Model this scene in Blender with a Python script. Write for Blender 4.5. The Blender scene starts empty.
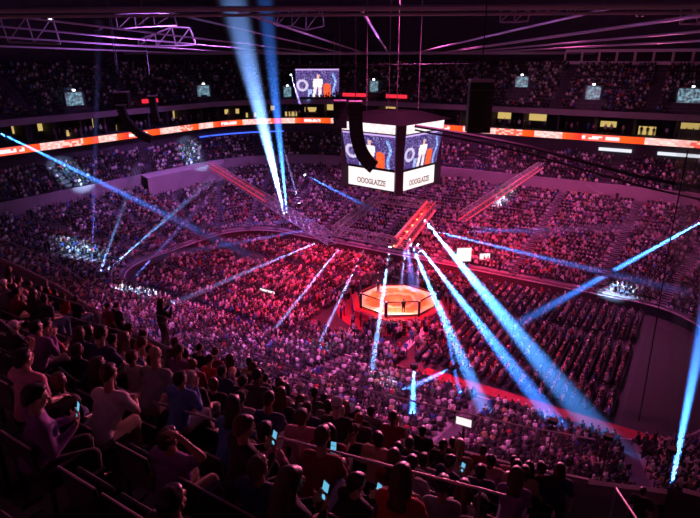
import bpy, bmesh, math, random
import numpy as np
from mathutils import Vector, Matrix, Quaternion

random.seed(7); rng = np.random.default_rng(7)
SC = bpy.context.scene
COL = SC.collection
D2R = math.radians

# ------------------------------------------------------------------ camera
F = 560.0
PITCH = math.atan(201 / F); YAW = D2R(4.1)
CAM = Vector((-0.4, -63.0, 29.0))
cp, sp, cy, sy = math.cos(PITCH), math.sin(PITCH), math.cos(YAW), math.sin(YAW)
FW = Vector((-sy * cp, cy * cp, -sp)); RT = Vector((cy, sy, 0)); UP = Vector((-sy * sp, cy * sp, cp))
def ray(px, py):
    return FW + RT * ((px - 350) / F) + UP * ((259 - py) / F)
def at_z(px, py, z):
    r = ray(px, py); return CAM + r * ((z - CAM.z) / r.z)
def at_y(px, py, y):
    r = ray(px, py); return CAM + r * ((y - CAM.y) / r.y)
def proj(p):
    d = Vector(p) - CAM; z = d.dot(FW)
    return 350 + F * d.dot(RT) / z, 259 - F * d.dot(UP) / z, z
cd = bpy.data.cameras.new('camera'); cam = bpy.data.objects.new('camera', cd); COL.objects.link(cam)
cd.sensor_width = 36; cd.lens = 36 * F / 700; cd.clip_end = 600
cam.matrix_world = Matrix(((RT.x, UP.x, -FW.x, CAM.x), (RT.y, UP.y, -FW.y, CAM.y), (RT.z, UP.z, -FW.z, CAM.z), (0, 0, 0, 1)))
SC.camera = cam

# arena axes: u along the floor's long side, v across it
ROT = D2R(-28)
CU, CV = Vector((math.cos(ROT), math.sin(ROT), 0)), Vector((-math.sin(ROT), math.cos(ROT), 0))
C0 = Vector((-1.0, 0.6, 0))
def W(u, v, z=0.0): return C0 + CU * u + CV * v + Vector((0, 0, z))
def toUV(p):
    d = Vector((p[0], p[1], 0)) - C0; return d.dot(CU), d.dot(CV)

# ------------------------------------------------------------------ materials
def mat(name, col, rough=0.7, metal=0.0, emit=None, estr=0.0, noise=0.0, nscale=8.0, spec=0.5, attr=None, trans=0.0, alpha=1.0):
    m = bpy.data.materials.new(name); m.use_nodes = True
    nt = m.node_tree; b = nt.nodes['Principled BSDF']
    b.inputs['Base Color'].default_value = (*col, 1); b.inputs['Roughness'].default_value = rough
    b.inputs['Metallic'].default_value = metal; b.inputs['Specular IOR Level'].default_value = spec
    b.inputs['Transmission Weight'].default_value = trans; b.inputs['Alpha'].default_value = alpha
    if noise > 0:
        tc = nt.nodes.new('ShaderNodeTexCoord'); n = nt.nodes.new('ShaderNodeTexNoise')
        n.inputs['Scale'].default_value = nscale; n.inputs['Detail'].default_value = 5
        r = nt.nodes.new('ShaderNodeValToRGB')
        r.color_ramp.elements[0].color = (*[c * (1 - noise) for c in col], 1)
        r.color_ramp.elements[1].color = (*[min(1, c * (1 + noise)) for c in col], 1)
        r.color_ramp.elements[0].position = .3; r.color_ramp.elements[1].position = .7
        nt.links.new(tc.outputs['Object'], n.inputs['Vector']); nt.links.new(n.outputs['Fac'], r.inputs[0])
        nt.links.new(r.outputs[0], b.inputs['Base Color'])
    if attr:
        a = nt.nodes.new('ShaderNodeVertexColor'); a.layer_name = attr
        if emit is None: nt.links.new(a.outputs['Color'], b.inputs['Base Color'])
        else: nt.links.new(a.outputs['Color'], b.inputs['Emission Color'])
    if emit is not None:
        if not attr: b.inputs['Emission Color'].default_value = (*emit, 1)
        b.inputs['Emission Strength'].default_value = estr
    return m
M = dict(
    concrete=mat('concrete', (.20, .18, .20), .85, noise=.25, nscale=.6),
    deck=mat('deck_concrete', (.10, .09, .11), .8, noise=.3, nscale=1.5),
    wall=mat('painted_wall', (.30, .25, .28), .8, noise=.1, nscale=.4),
    darkwall=mat('dark_wall', (.05, .04, .055), .8, noise=.2, nscale=.5),
    black=mat('black_paint', (.012, .012, .014), .6),
    stair=mat('stair_concrete', (.065, .06, .075), .85, noise=.2, nscale=.8),
    walk=mat('walkway_floor', (.22, .22, .27), .55, noise=.15, nscale=1.2),
    floor=mat('arena_floor', (.022, .02, .026), .5, noise=.25, nscale=.4),
    steel=mat('painted_steel', (.45, .38, .42), .45, .3),
    truss=mat('aluminium_truss', (.55, .55, .58), .35, .7),
    rail=mat('brushed_rail', (.38, .36, .4), .5, .3),
    seat=mat('seat_plastic', (.035, .03, .038), .42),
    seat_trim=mat('seat_frame', (.05, .05, .055), .35, .5),
    glass=mat('glass', (.9, .95, .95), .05, alpha=.05, spec=.3),
    rubber=mat('rubber', (.02, .02, .02), .8),
    red=mat('red_vinyl', (.55, .02, .03), .45),
    white=mat('white_vinyl', (.75, .72, .72), .5),
    carpet=mat("red_carpet", (.26, .015, .03), .8, noise=.2, nscale=2),
    crowd=mat('clothing_and_skin', (.5, .5, .5), .8, attr='Col'),
    screen=mat('led_screen', (.01, .01, .01), .4, emit=(1, 1, 1), estr=1.1, attr='Col'),
    ribbon=mat('led_ribbon', (.01, .01, .01), .4, emit=(1, 1, 1), estr=1.15, attr='Col'),
    whitescreen=mat('white_led_panel', (.01, .01, .01), .4, emit=(1, .86, .87), estr=1.1),
    lit=mat('lit_concourse', (.5, .5, .5), .6, emit=(.45, .85, 1), estr=.55),
    suite=mat('warm_suite_light', (.5, .45, .2), .6, emit=(1, .72, .22), estr=.55),
    lens=mat('lamp_lens', (.1, .1, .1), .2, emit=(.75, .85, 1), estr=9),
    redled=mat('red_led_strip', (.1, .0, .0), .3, emit=(1, .02, .04), estr=6),
    orangelamp=mat('orange_lamp', (.1, .05, .0), .3, emit=(1, .25, .06), estr=12),
    phone=mat('phone_body', (.01, .01, .012), .25),
    phonelit=mat('phone_screen', (.01, .01, .01), .2, emit=(.14, .5, .75), estr=.9),
    bluelit=mat('blue_screen', (.01, .01, .01), .2, emit=(.05, .12, 1), estr=1.5),
    gold=mat('gold_print', (.55, .3, .12), .5),
    skinA=mat('skin_light', (.62, .40, .31), .55), skinB=mat('skin_tan', (.42, .25, .17), .55), skinC=mat('skin_dark', (.16, .085, .055), .55),
    eye=mat('eye_white', (.8, .8, .8), .2), pupil=mat('pupil', (.02, .015, .01), .2), lip=mat('lips', (.45, .14, .13), .5),
)
_m = M['lit']; _n = _m.node_tree; _t = _n.nodes.new('ShaderNodeTexCoord'); _v = _n.nodes.new('ShaderNodeTexNoise'); _v.inputs['Scale'].default_value = 2.2; _v.inputs['Detail'].default_value = 4
_r = _n.nodes.new('ShaderNodeValToRGB'); _r.color_ramp.elements[0].position = .42; _r.color_ramp.elements[0].color = (.02, .05, .09, 1); _r.color_ramp.elements[1].position = .6; _r.color_ramp.elements[1].color = (.35, .75, .85, 1)
_n.links.new(_t.outputs['Object'], _v.inputs['Vector']); _n.links.new(_v.outputs['Fac'], _r.inputs[0]); _n.links.new(_r.outputs[0], _n.nodes['Principled BSDF'].inputs['Emission Color'])
HAIRS = {'black': mat('hair_black', (.012, .01, .01), .4), 'brown': mat('hair_brown', (.06, .03, .018), .4),
         'blond': mat('hair_blond', (.4, .26, .12), .4), 'grey': mat('hair_grey', (.35, .34, .33), .5), 'red': mat('hair_red', (.22, .06, .02), .4)}
SHIRTS = {n: mat('shirt_' + n, c, .85, noise=.12, nscale=14) for n, c in {
    'black': (.02, .02, .022), 'charcoal': (.06, .06, .065), 'white': (.7, .68, .68), 'grey': (.28, .28, .3), 'maroon': (.22, .02, .04),
    'navy': (.025, .035, .12), 'pink': (.65, .32, .4), 'purple': (.22, .1, .3), 'red': (.5, .03, .03), 'green': (.05, .14, .07), 'blue': (.08, .2, .45), 'tan': (.4, .3, .2)}.items()}
PANTS = {n: mat('trousers_' + n, c, .85, noise=.12, nscale=14) for n, c in {'black': (.02, .02, .022), 'denim': (.09, .14, .26), 'grey': (.2, .2, .22), 'tan': (.32, .25, .17)}.items()}

# haze
mh = bpy.data.materials.new('lit_haze'); mh.use_nodes = True; nt = mh.node_tree
nt.nodes.remove(nt.nodes['Principled BSDF'])
vs = nt.nodes.new('ShaderNodeVolumeScatter'); vs.inputs['Density'].default_value = .09; vs.inputs['Anisotropy'].default_value = .35
vs.inputs['Color'].default_value = (1, 1, 1, 1)
nt.links.new(vs.outputs[0], nt.nodes['Material Output'].inputs['Volume'])
mh.cycles.volume_sampling = 'EQUIANGULAR'
M['haze'] = mh

# ------------------------------------------------------------------ object helpers
def tag(o, label=None, cat=None, group=None, kind=None):
    if label: o['label'] = label
    if cat: o['category'] = cat
    if group: o['group'] = group
    if kind: o['kind'] = kind
    return o
def empty(name, loc=(0, 0, 0), rz=0.0):
    o = bpy.data.objects.new(name, None); COL.objects.link(o); o.location = loc; o.rotation_euler = (0, 0, rz); o.empty_display_size = .3
    return o
class MB:
    def __init__(s): s.v = []; s.f = []; s.m = []; s.c = []
    def box(s, c, h, R=None, mi=0):
        """box with centre c, half sizes h, optional 3x3 rotation"""
        b = len(s.v)
        for k in range(8):
            p = Vector((h[0] * (1 if k & 1 else -1), h[1] * (1 if k & 2 else -1), h[2] * (1 if k & 4 else -1)))
            if R is not None: p = R @ p
            s.v.append(p + Vector(c))
        for q in ((0, 2, 3, 1), (4, 5, 7, 6), (0, 1, 5, 4), (2, 6, 7, 3), (0, 4, 6, 2), (1, 3, 7, 5)):
            s.f.append([b + i for i in q]); s.m.append(mi)
        return s
    def tube(s, p, q, r, r2=None, n=8, mi=0, caps=True):
        p, q = Vector(p), Vector(q); r2 = r if r2 is None else r2
        d = (q - p).normalized(); a = d.orthogonal().normalized(); c = d.cross(a); b = len(s.v)
        for P, R in ((p, r), (q, r2)):
            for k in range(n):
                t = 2 * math.pi * k / n; s.v.append(P + (a * math.cos(t) + c * math.sin(t)) * R)
        for k in range(n):
            s.f.append([b + k, b + (k + 1) % n, b + n + (k + 1) % n, b + n + k]); s.m.append(mi)
        if caps:
            s.f.append([b + k for k in range(n)][::-1]); s.m.append(mi); s.f.append([b + n + k for k in range(n)]); s.m.append(mi)
        return s
    def path(s, pts, r, n=6, mi=0):
        for i in range(len(pts) - 1): s.tube(pts[i], pts[i + 1], r, n=n, mi=mi)
        return s
    def quad(s, a, b, c, d, mi=0, col=None):
        k = len(s.v); s.v += [Vector(a), Vector(b), Vector(c), Vector(d)]; s.f.append([k, k + 1, k + 2, k + 3]); s.m.append(mi)
        if col is not None: s.c.append((len(s.f) - 1, col))
        return s
    def prism(s, poly, z0, z1, mi=0):
        """vertical prism over a plan polygon of (x, y)"""
        n = len(poly); b = len(s.v)
        for z in (z0, z1):
            for p in poly: s.v.append(Vector((p[0], p[1], z)))
        for k in range(n): s.f.append([b + k, b + (k + 1) % n, b + n + (k + 1) % n, b + n + k]); s.m.append(mi)
        s.f.append([b + k for k in range(n)][::-1]); s.m.append(mi); s.f.append([b + n + k for k in range(n)]); s.m.append(mi)
        return s
    def build(s, name, mats, parent=None, loc=None, smooth=False, rz=None, bevel=0):
        me = bpy.data.meshes.new(name); me.from_pydata([tuple(v) for v in s.v], [], s.f); me.update()
        for m_ in (mats if isinstance(mats, (list, tuple)) else [mats]): me.materials.append(m_)
        me.polygons.foreach_set('material_index', s.m)
        if smooth: me.polygons.foreach_set('use_smooth', [True] * len(s.f))
        if s.c:
            a = me.color_attributes.new('Col', 'FLOAT_COLOR', 'CORNER'); arr = np.ones((len(me.loops), 4), np.float32)
            for fi, col in s.c:
                p = me.polygons[fi]
                arr[p.loop_start:p.loop_start + p.loop_total, :3] = col
            a.data.foreach_set('color', arr.ravel())
        o = bpy.data.objects.new(name, me); COL.objects.link(o)
        if parent is not None: o.parent = parent
        if loc is not None: o.location = loc
        if rz is not None: o.rotation_euler = (0, 0, rz)
        if bevel:
            bv = o.modifiers.new('bevel', 'BEVEL'); bv.width = bevel; bv.segments = 2
        return o
def children(o): return [c for c in bpy.data.objects if c.parent == o]
CH = {}
def copy_tree(root, loc, rz, kids):
    r = root.copy(); COL.objects.link(r); r.location = loc; r.rotation_euler = (0, 0, rz)
    def rec(src, dst):
        for ch in kids.get(src, []):
            c = ch.copy(); COL.objects.link(c); c.parent = dst; out.setdefault(dst, []).append(c); rec(ch, c)
    out = {}; rec(root, r)
    return r, out
def kidmap():
    k = {}
    for o in bpy.data.objects:
        if o.parent: k.setdefault(o.parent, []).append(o)
    return k

# ------------------------------------------------------------------ bowl rings
def ring_uv(R5, s):
    """rounded rectangle (u-,u+,v-,v+,R), s in [0,8): eight spans, straight and corner in turn"""
    un, up_, vn, vp, R = R5
    s = s % 8; k = int(s); t = s - k
    def corner(cu, cv, a0): a = a0 + t * math.pi / 2; return cu + R * math.cos(a), cv + R * math.sin(a)
    if k == 0: return up_, vn + R + t * (vp - vn - 2 * R)
    if k == 1: return corner(up_ - R, vp - R, 0)
    if k == 2: return up_ - R - t * (up_ - un - 2 * R), vp
    if k == 3: return corner(un + R, vp - R, math.pi / 2)
    if k == 4: return un, vp - R - t * (vp - vn - 2 * R)
    if k == 5: return corner(un + R, vn + R, math.pi)
    if k == 6: return un + R + t * (up_ - un - 2 * R), vn
    return corner(up_ - R, vn + R, 1.5 * math.pi)
SEG = []
for k in range(8):
    n = 10 if k % 2 == 0 else 14
    SEG += [k + i / n for i in range(n)]
def lerp5(a, b, t): return tuple(x + (y - x) * t for x, y in zip(a, b))
def off5(a, d): return (a[0] - d, a[1] + d, a[2] - d, a[3] + d, a[4] + d)
RINK = (-36, 35, -14.3, 15.2, 8.5)
LOW0 = (-36.6, 35.6, -14.9, 15.8, 9.1)
LOW1 = (-50, 49, -39, 39.5, 21)
CLUB0 = LOW1
CLUB1 = (-54.5, 53.5, -43.2, 45.5, 23)
RIB = (-53.5, 52, -44.0, 46.0, 23)
DECK = (-54.5, 53, -44.6, 47.2, 24)
def ring_pts(R5, z, segs=None, closed=True):
    return [W(*ring_uv(R5, s), z) for s in (segs or SEG)]
def loft(profile, name, mt, kind='structure', lab=None, segs=None, smooth=False):
    """profile: list of (ring5, z)"""
    mb = MB(); closed = segs is None; sg = segs or SEG
    n = len(sg)
    for R5, z in profile:
        mb.v += ring_pts(R5, z, sg)
    for j in range(len(profile) - 1):
        for i in range(n if closed else n - 1):
            i2 = (i + 1) % n
            mb.f.append([j * n + i, j * n + i2, (j + 1) * n + i2, (j + 1) * n + i]); mb.m.append(0)
    o = mb.build(name, mt)
    tag(o, kind=kind)
    return o
def stepped(a5, b5, z0, z1, nrow):
    pr = []
    for k in range(nrow):
        pr.append((lerp5(a5, b5, k / nrow), z0 + (z1 - z0) * k / (nrow - 1) if nrow > 1 else z0))
        pr.append((lerp5(a5, b5, (k + 1) / nrow), z0 + (z1 - z0) * k / (nrow - 1)))
    return pr

# floor
def disc(R5, z, name, mt):
    mb = MB(); pts = ring_pts(R5, z); c = W(0, 0, z); mb.v = [c] + pts; n = len(pts)
    for i in range(n): mb.f.append([0, 1 + i, 1 + (i + 1) % n]); mb.m.append(0)
    return tag(mb.build(name, mt), kind='structure')
disc(off5(LOW1, 2), 0.0, 'floor', M['floor'])
loft([(RINK, 0), (RINK, 1.15), (LOW0, 1.15)], 'wall_rink', M['darkwall'])
loft([(off5(RINK, -.03), .2), (off5(RINK, -.03), 1.16)], 'wall_rink_panel', M['red'], segs=[6.05 + .05 * i for i in range(23)] if False else [6.35 + .05 * i for i in range(32)])
loft([(off5(RINK, -.06), 1.1), (off5(RINK, -.06), 1.2), (off5(RINK, .1), 1.2)], 'trim_4', M['steel'])
NLOW = 24
loft([(LOW0, 1.15)] + stepped(LOW0, LOW1, 1.3, 7.6, NLOW) + [(LOW1, 8.2)], 'floor_lower_stand', M['concrete'])
loft([(LOW1, 8.0), (LOW1, 10.3), (off5(LOW1, .3), 10.3), (off5(LOW1, .3), 9.6)], 'wall_club', M['wall'])
NCL = 7
loft(stepped(off5(LOW1, .3), CLUB1, 9.7, 12.9, NCL) + [(CLUB1, 16.0)], 'floor_club_stand', M['darkwall'])
loft([(CLUB1, 15.9), (off5(RIB, .05), 15.9), (off5(RIB, .05), 17.0), (off5(RIB, .5), 17.0), (off5(RIB, 4.5), 17.0), (off5(RIB, 4.5), 20.0)], 'wall_suite', M['darkwall'])
# upper deck : front parapet, walkway, rows
NUP = 13
def DK(off): return off5(DECK, off)
prof = [(off5(RIB, 4.5), 19.75), (DK(.1), 19.75), (DK(0), 19.8), (DK(0), 20.75), (DK(.15), 20.75), (DK(.15), 20.5), (DK(2), 20.5)]
far_segs = [s for s in SEG if s < 5.95] + [5.95]
FRONT = [(-31, -44.6), (4, -44.5), (6.7, -44.55), (10.6, -45), (14.3, -45.75), (17.5, -46.05), (20.8, -46.25), (22.9, -46.4), (25.6, -46.1), (29.1, -45.5), (31.0, -44.75)]
def frontv(u):
    for (a, b), (c, d) in zip(FRONT, FRONT[1:]):
        if a <= u <= c: return b + (d - b) * (u - a) / (c - a)
    return -44.6
rows = []
for k in range(NUP):
    rows += [(DK(2 + .85 * k), 20.5 + .56 * k), (DK(2 + .85 * (k + 1)), 20.5 + .56 * k)]
topk = 20.5 + .56 * (NUP - 1)
far_segs2 = [7.05 + .05 * i for i in range(19)]
loft(prof[1:5], 'trim_1', M['wall'], segs=far_segs)
loft(prof[1:5], 'trim_5', M['wall'], segs=[7.06 + .0494 * i for i in range(20)])
mb = MB(); pf = [(0, 19.0), (0, 20.78), (-.15, 20.78), (-.15, 20.5)]; nf = len(FRONT)
for dv, z in pf: mb.v += [W(u, v + dv, z) for u, v in FRONT]
for j in range(3):
    for i in range(nf - 1): mb.f.append([j * nf + i, j * nf + i + 1, (j + 1) * nf + i + 1, (j + 1) * nf + i]); mb.m.append(0)
tag(mb.build('trim_6', M['wall']), kind='structure')
mb = MB()
for (a, b), (c, d) in zip(FRONT, FRONT[1:]): mb.quad(W(a, b - .1, 20.5), W(c, d - .1, 20.5), W(c, -51, 20.5), W(a, -51, 20.5))
tag(mb.build('floor_walkway_deck', M['walk']), kind='structure')
loft([prof[0], prof[1]] + prof[4:] + rows, 'floor_upper_deck', M['deck'], segs=far_segs)
loft([prof[0], prof[1]] + prof[4:] + rows, 'floor_upper_corner', M['deck'], segs=far_segs2 + [8.0])
loft([(DK(2 + .85 * NUP), topk), (DK(2 + .85 * NUP), 27.9), ], 'wall_upper', M['darkwall'])
loft([(DK(2 + .85 * NUP + 3), 27.8), (DK(2 + .85 * NUP + 3), 40)], 'wall_outer', M['darkwall'])
loft([(DK(2 + .85 * NUP), 27.9), (DK(2 + .85 * NUP + 3), 27.9)], 'floor_top_concourse', M['darkwall'])
disc(DK(30), 40.0, 'ceiling', mat('roof_deck', (.10, .08, .13), .8))

# near section of the upper deck, straight, with a landing at its right-hand end
UL, UE = -31.0, 29.4        # u range of the rows
GAP = (14.6, 19.9)          # opening in the first rows where the walkway widens
def DKV(o): return 44.6 + o
def near_rows(ua, ub, k0):
    mb = MB(); nprof = [(2 + .85 * k0, 20.45)]
    for k in range(k0, NUP): nprof += [(2 + .85 * k, 20.5 + .56 * k), (2 + .85 * (k + 1), 20.5 + .56 * k)]
    b = [W(ua, -DKV(o), z) for o, z in nprof]; e = [W(ub, -DKV(o), z) for o, z in nprof]
    n = len(nprof); mb.v = b + e
    for i in range(n - 1): mb.f.append([i, i + 1, n + i + 1, n + i]); mb.m.append(0)
    for side, uu in ((b, ua), (e, ub)):
        k = len(mb.v); mb.v += side + [W(uu, -DKV(o), 20.45) for o, z in nprof]
        for i in range(n - 1): mb.f.append([k + i, k + i + 1, k + n + i + 1, k + n + i]); mb.m.append(0)
    return tag(mb.build('floor_near_deck', M['deck']), kind='structure')
near_rows(UL, GAP[0], 0); near_rows(GAP[0], GAP[1], 3); near_rows(GAP[1], UE, 0)
mb = MB(); mb.quad(W(31, -44.8, 20.49), W(48, -44.8, 20.49), W(48, -62, 20.49), W(31, -62, 20.49)); mb.quad(W(UE, -46, 20.49), W(31, -45, 20.49), W(31, -62, 20.49), W(UE, -62, 20.49))
mb.quad(W(-31, -46.4, 19.8), W(48, -46.4, 19.8), W(48, -58, 19.8), W(-31, -58, 19.8))
tag(mb.build('floor_landing', M['black']), kind='structure')

# blank covered wall over the top rows at the far left
def uv_s0(R5, p):
    u, v = toUV(p); return min(((ring_uv(R5, q / 100)[0] - u) ** 2 + (ring_uv(R5, q / 100)[1] - v) ** 2, q / 100) for q in range(800))[1]
TR = lerp5(LOW0, LOW1, .84); TS = sorted((uv_s0(TR, at_z(108, 188, 7)), uv_s0(TR, at_z(207, 174, 7))))
ts = [TS[0] + (TS[1] - TS[0]) * i / 10 for i in range(11)]
loft([(LOW1, 10.25), (TR, 10.0), (TR, 6.2)], 'wall_covered_rows', M['wall'], segs=ts)
# stair treads on the far decks (aisles) as lighter strips
def aisle(s, a5, b5, z0, z1, n, w, steps, name='floor_aisle'):
    mb = MB()
    for k in range(n):
        r0 = lerp5(a5, b5, k / n); r1 = lerp5(a5, b5, (k + 1) / n); z = z0 + (z1 - z0) * k / (n - 1)
        u, v = ring_uv(r0, s); u2, v2 = ring_uv(r1, s)
        d = Vector((u2 - u, v2 - v)); L = d.length; d.normalize(); t = Vector((-d.y, d.x)) * (w / 2)
        for h in range(2):
            f0, f1 = h / 2, 1.0
            zz = z + .03 + h * (z1 - z0) / (n - 1) * .5
            a = Vector((u, v)) + d * L * f0; b = Vector((u, v)) + d * L * f1
            q = [W(*(a - t), zz), W(*(b - t), zz), W(*(b + t), zz), W(*(a + t), zz)]
            mb.quad(*q)
            mb.quad(W(*(a - t), zz - .35), q[0], q[3], W(*(a + t), zz - .35))
    return tag(mb.build(name, M['stair']), kind='structure')
LOW_AISLES = [.1, .45, .8, 1.2, 1.5, 1.8, 2.08, 2.28, 2.48, 2.68, 2.88, 3.15, 3.5, 3.85, 4.2, 4.6, 4.95, 5.3, 5.7, 6.1, 6.35, 6.6, 6.85, 7.2, 7.6]
UP_AISLES = [.2, .7, 1.12, 1.38, 1.63, 1.88, 2.12, 2.37, 2.62, 2.87, 3.12, 3.37, 3.62, 3.87, 4.25, 4.7, 5.1, 5.4]
for s in LOW_AISLES: aisle(s, LOW0, LOW1, 1.3, 7.6, NLOW, 1.1, 2)
for s in UP_AISLES: aisle(s, DK(2), DK(2 + .85 * NUP), 20.5, topk, NUP, 1.3, 2)
def near_aisle(s, lst, w, R5):
    u, v = ring_uv(R5, s)
    for a in lst:
        u2, v2 = ring_uv(R5, a)
        if (u - u2) ** 2 + (v - v2) ** 2 < w * w: return True
    return False

# ------------------------------------------------------------------ LED ribbon
def hashc(i): return random.Random(i * 7919).random()
mb = MB(); segs = [i * 8 / 900 for i in range(900)]
blocks = []
state = 0; i = 0
colseq = []
r_ = random.Random(3)
while len(colseq) < 900:
    kind = ['orange', 'text', 'red', 'white', 'orange', 'redpat', 'white'][state % 7]; n = {'orange': 5, 'text': 11, 'red': 5, 'white': 10, 'redpat': 9}[kind] + r_.randint(-1, 2)
    colseq += [(kind, j / n) for j in range(n)]; state += 1
def ribcol(kind, t, row, i):
    h = hashc(i * 5 + row)
    if kind == 'orange': return (1, .07 + .04 * t, .01)
    if kind == 'red': return (.95, .03 + .1 * t, .02)
    if kind == 'white': return (1, .34 + .35 * h, .3 + .35 * h)
    if kind == 'redpat': return (1, .12 + .45 * (h > .5), .08 + .4 * (h > .5))
    return (1, .8, .8) if (row in (1, 2) and h > .2) else (1, .12, .08)
for i in range(900):
    a, b = ring_uv(RIB, segs[i]), ring_uv(RIB, segs[(i + 1) % 900])
    for row in range(4):
        z0 = 15.95 + row * .27; z1 = z0 + .27
        mb.quad(W(*a, z0), W(*b, z0), W(*b, z1), W(*a, z1), col=ribcol(*colseq[i], row, i))
tag(mb.build('ribbon_board', M['ribbon']), 'long red and white LED ribbon board running round the bowl under the suites', 'LED board')

# ------------------------------------------------------------------ suites: lit rooms
def portal(name, R5, s, w, z0, h, depth, mt, label, group, cat, frame=M['darkwall']):
    u, v = ring_uv(R5, s); u2, v2 = ring_uv(off5(R5, 1), s); d = Vector((u2 - u, v2 - v, 0)).normalized()
    dw = CU * d.x + CV * d.y; ang = math.atan2(dw.y, dw.x) - math.pi / 2
    o = empty(name, W(u, v, z0), ang)      # local +y points outward
    m = MB(); m.box((0, .06, h / 2), (w / 2, .03, h / 2)); m.build('lit_back', mt, o)
    f = MB()
    for x in (-w / 2 - .1, w / 2 + .1): f.box((x, -.1, h / 2), (.1, .25, h / 2 + .1))
    f.box((0, -.1, h + .1), (w / 2 + .2, .25, .1)); f.build('frame', frame, o)
    tag(o, label, cat, group)
    return o
SU = off5(RIB, 4.3)
j = 0
for i in range(52):
    s = .1 + i * .101
    if s > 5.0: break
    r1 = random.random()
    if r1 < .78:
        portal('suite_opening', SU, s, random.choice([1.6, 2.6, 3.4]), 17.0 + random.choice([0, .9, 1.3]), random.choice([1.0, 1.4, 1.9]), 1, M['suite'],
               'small warm yellow lit suite window in the band above the ribbon board', 'lit suite windows above the ribbon board', 'window')
# suite partitions
mb = MB()
for i in range(60):
    s = .05 + i * .1
    a = W(*ring_uv(off5(RIB, 1.2), s), 18.35); b = W(*ring_uv(off5(RIB, 4.5), s), 18.35); d = (b - a); ang = math.atan2(d.y, d.x)
    mb.box((a + b) / 2, (d.length / 2, .12, 1.4), Matrix.Rotation(ang, 3, 'Z'))
tag(mb.build('wall_partition', M['darkwall']), kind='structure')
# white LED panels under the ribbon at right and blue line at left
def ringpanel(name, R5, s0, s1, z0, z1, mt, label, cat, group=None):
    n = 8; m = MB()
    P = [ring_uv(R5, s0 + (s1 - s0) * i / n) for i in range(n + 1)]
    Q = [ring_uv(off5(R5, .15), s0 + (s1 - s0) * i / n) for i in range(n + 1)]
    for i in range(n):
        m.quad(W(*P[i], z0), W(*P[i + 1], z0), W(*P[i + 1], z1), W(*P[i], z1))
        m.quad(W(*Q[i], z0), W(*Q[i + 1], z0), W(*Q[i + 1], z1), W(*Q[i], z1))
        m.quad(W(*P[i], z1), W(*P[i + 1], z1), W(*Q[i + 1], z1), W(*Q[i], z1)); m.quad(W(*P[i], z0), W(*P[i + 1], z0), W(*Q[i + 1], z0), W(*Q[i], z0))
    o = m.build(name, mt); tag(o, label, cat, group); return o
CB = off5(CLUB1, -.4)
wl = mat('white_sign_light', (.1, .1, .1), .4, emit=(.85, .9, 1), estr=.9)
for s0, s1, lab in ((1.28, 1.42, 'white lit panel under the ribbon board, nearest the right edge of the photo'),
                    (1.52, 1.66, 'white lit panel under the ribbon board, second from the right edge'),
                    (2.0, 2.1, 'white lit panel under the ribbon board behind the hanging speaker'),
                    (2.16, 2.24, 'white lit panel under the ribbon board just right of the scoreboard')):
    ringpanel('sign_panel', CB, s0, s1, 14.6, 15.1, wl, lab, 'sign')
ringpanel('light_strip', CB, 3.45, 3.98, 14.2, 14.45, M['bluelit'], 'thin blue light strip under the ribbon board at the left', 'light strip')
# upper-deck vomitories
VOM = []
for (px, py, w, lab) in ((80, 102, 3.2, 'leftmost pale lit doorway in the upper deck'), (206, 93, 3.0, 'pale lit doorway in the upper deck left of the big screen'),
                    (287, 92, 1.6, 'narrow lit doorway touching the left edge of the big screen'), (372, 86, 2.2, 'lit doorway in the upper deck above the hanging speakers'),
                    (519, 83, 2.4, 'tall bluish lit doorway right of the hanging black speaker'), (593, 92, 2.4, 'slim bright blue lit doorway in the right upper deck'),
                    (692, 96, 4.0, 'broad lit doorway with people standing, at the right edge')):
    # march out along the sight line to meet the deck slope
    r = ray(px, py + 6); t = 60
    while t < 200:
        p = CAM + r * t; u, v = toUV(p)
        # signed offset from deck front
        best = None
        lo, hi = -20, 20
        def inside(R5):
            un, upp, vn, vp, R = R5
            cu = min(max(u, un + R), upp - R); cv = min(max(v, vn + R), vp - R)
            if un <= u <= upp and vn <= v <= vp:
                return math.hypot(u - cu, v - cv) <= R or (un + R <= u <= upp - R) or (vn + R <= v <= vp - R)
            return False
        for o_ in range(0, 16):
            if inside(DK(o_)): best = o_; break
        if best is not None and best > 1 and p.z < 20.5 + .56 * (best - 2) / .85: break
        if best is None: break
        t += .3
    VOM.append((p, best or 8, w, lab))
def uv_s(R5, p):
    u, v = toUV(p); b = min((( ring_uv(R5, s / 100)[0] - u) ** 2 + (ring_uv(R5, s / 100)[1] - v) ** 2, s / 100) for s in range(800))
    return b[1]
VOMS = []
for p, o_, w, lab in VOM:
    s = uv_s(DK(o_), p); k = (o_ - 2) / .85; zf = 20.5 + .56 * k
    q = portal('lit_doorway', DK(o_ + .2), s, w, zf - .9, 2.8, 1, M['lit'], lab, None, 'doorway', M['concrete'])
    VOMS.append((W(*ring_uv(DK(o_ - 1.5), s)), w / 2 + 1.2)); VOMS.append((W(*ring_uv(DK(o_), s)), w / 2 + .6))
    lb = MB().box((0, -.3, 3.15), (.18, .12, .12)).build('door_lamp', M['lens'], q)
# red LED boards on the upper deck front
redb = mat('red_board', (.05, 0, 0), .4, emit=(1, .03, .06), estr=.9)
for a, b, y, lab in ((131, 165, 101, 'short red LED board in the upper deck at left'), (352, 386, 93, 'short red LED board in the upper deck right of the big screen'), (414, 440, 93, 'short red LED board in the upper deck above the scoreboard')):
    s0, s1 = sorted((uv_s(DK(3), at_z(a, y, 21.6)), uv_s(DK(3), at_z(b, y, 21.6))))
    ringpanel('led_board', DK(2.2), s0, s1, 21.3, 22.0, redb, lab, 'LED board')

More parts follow.
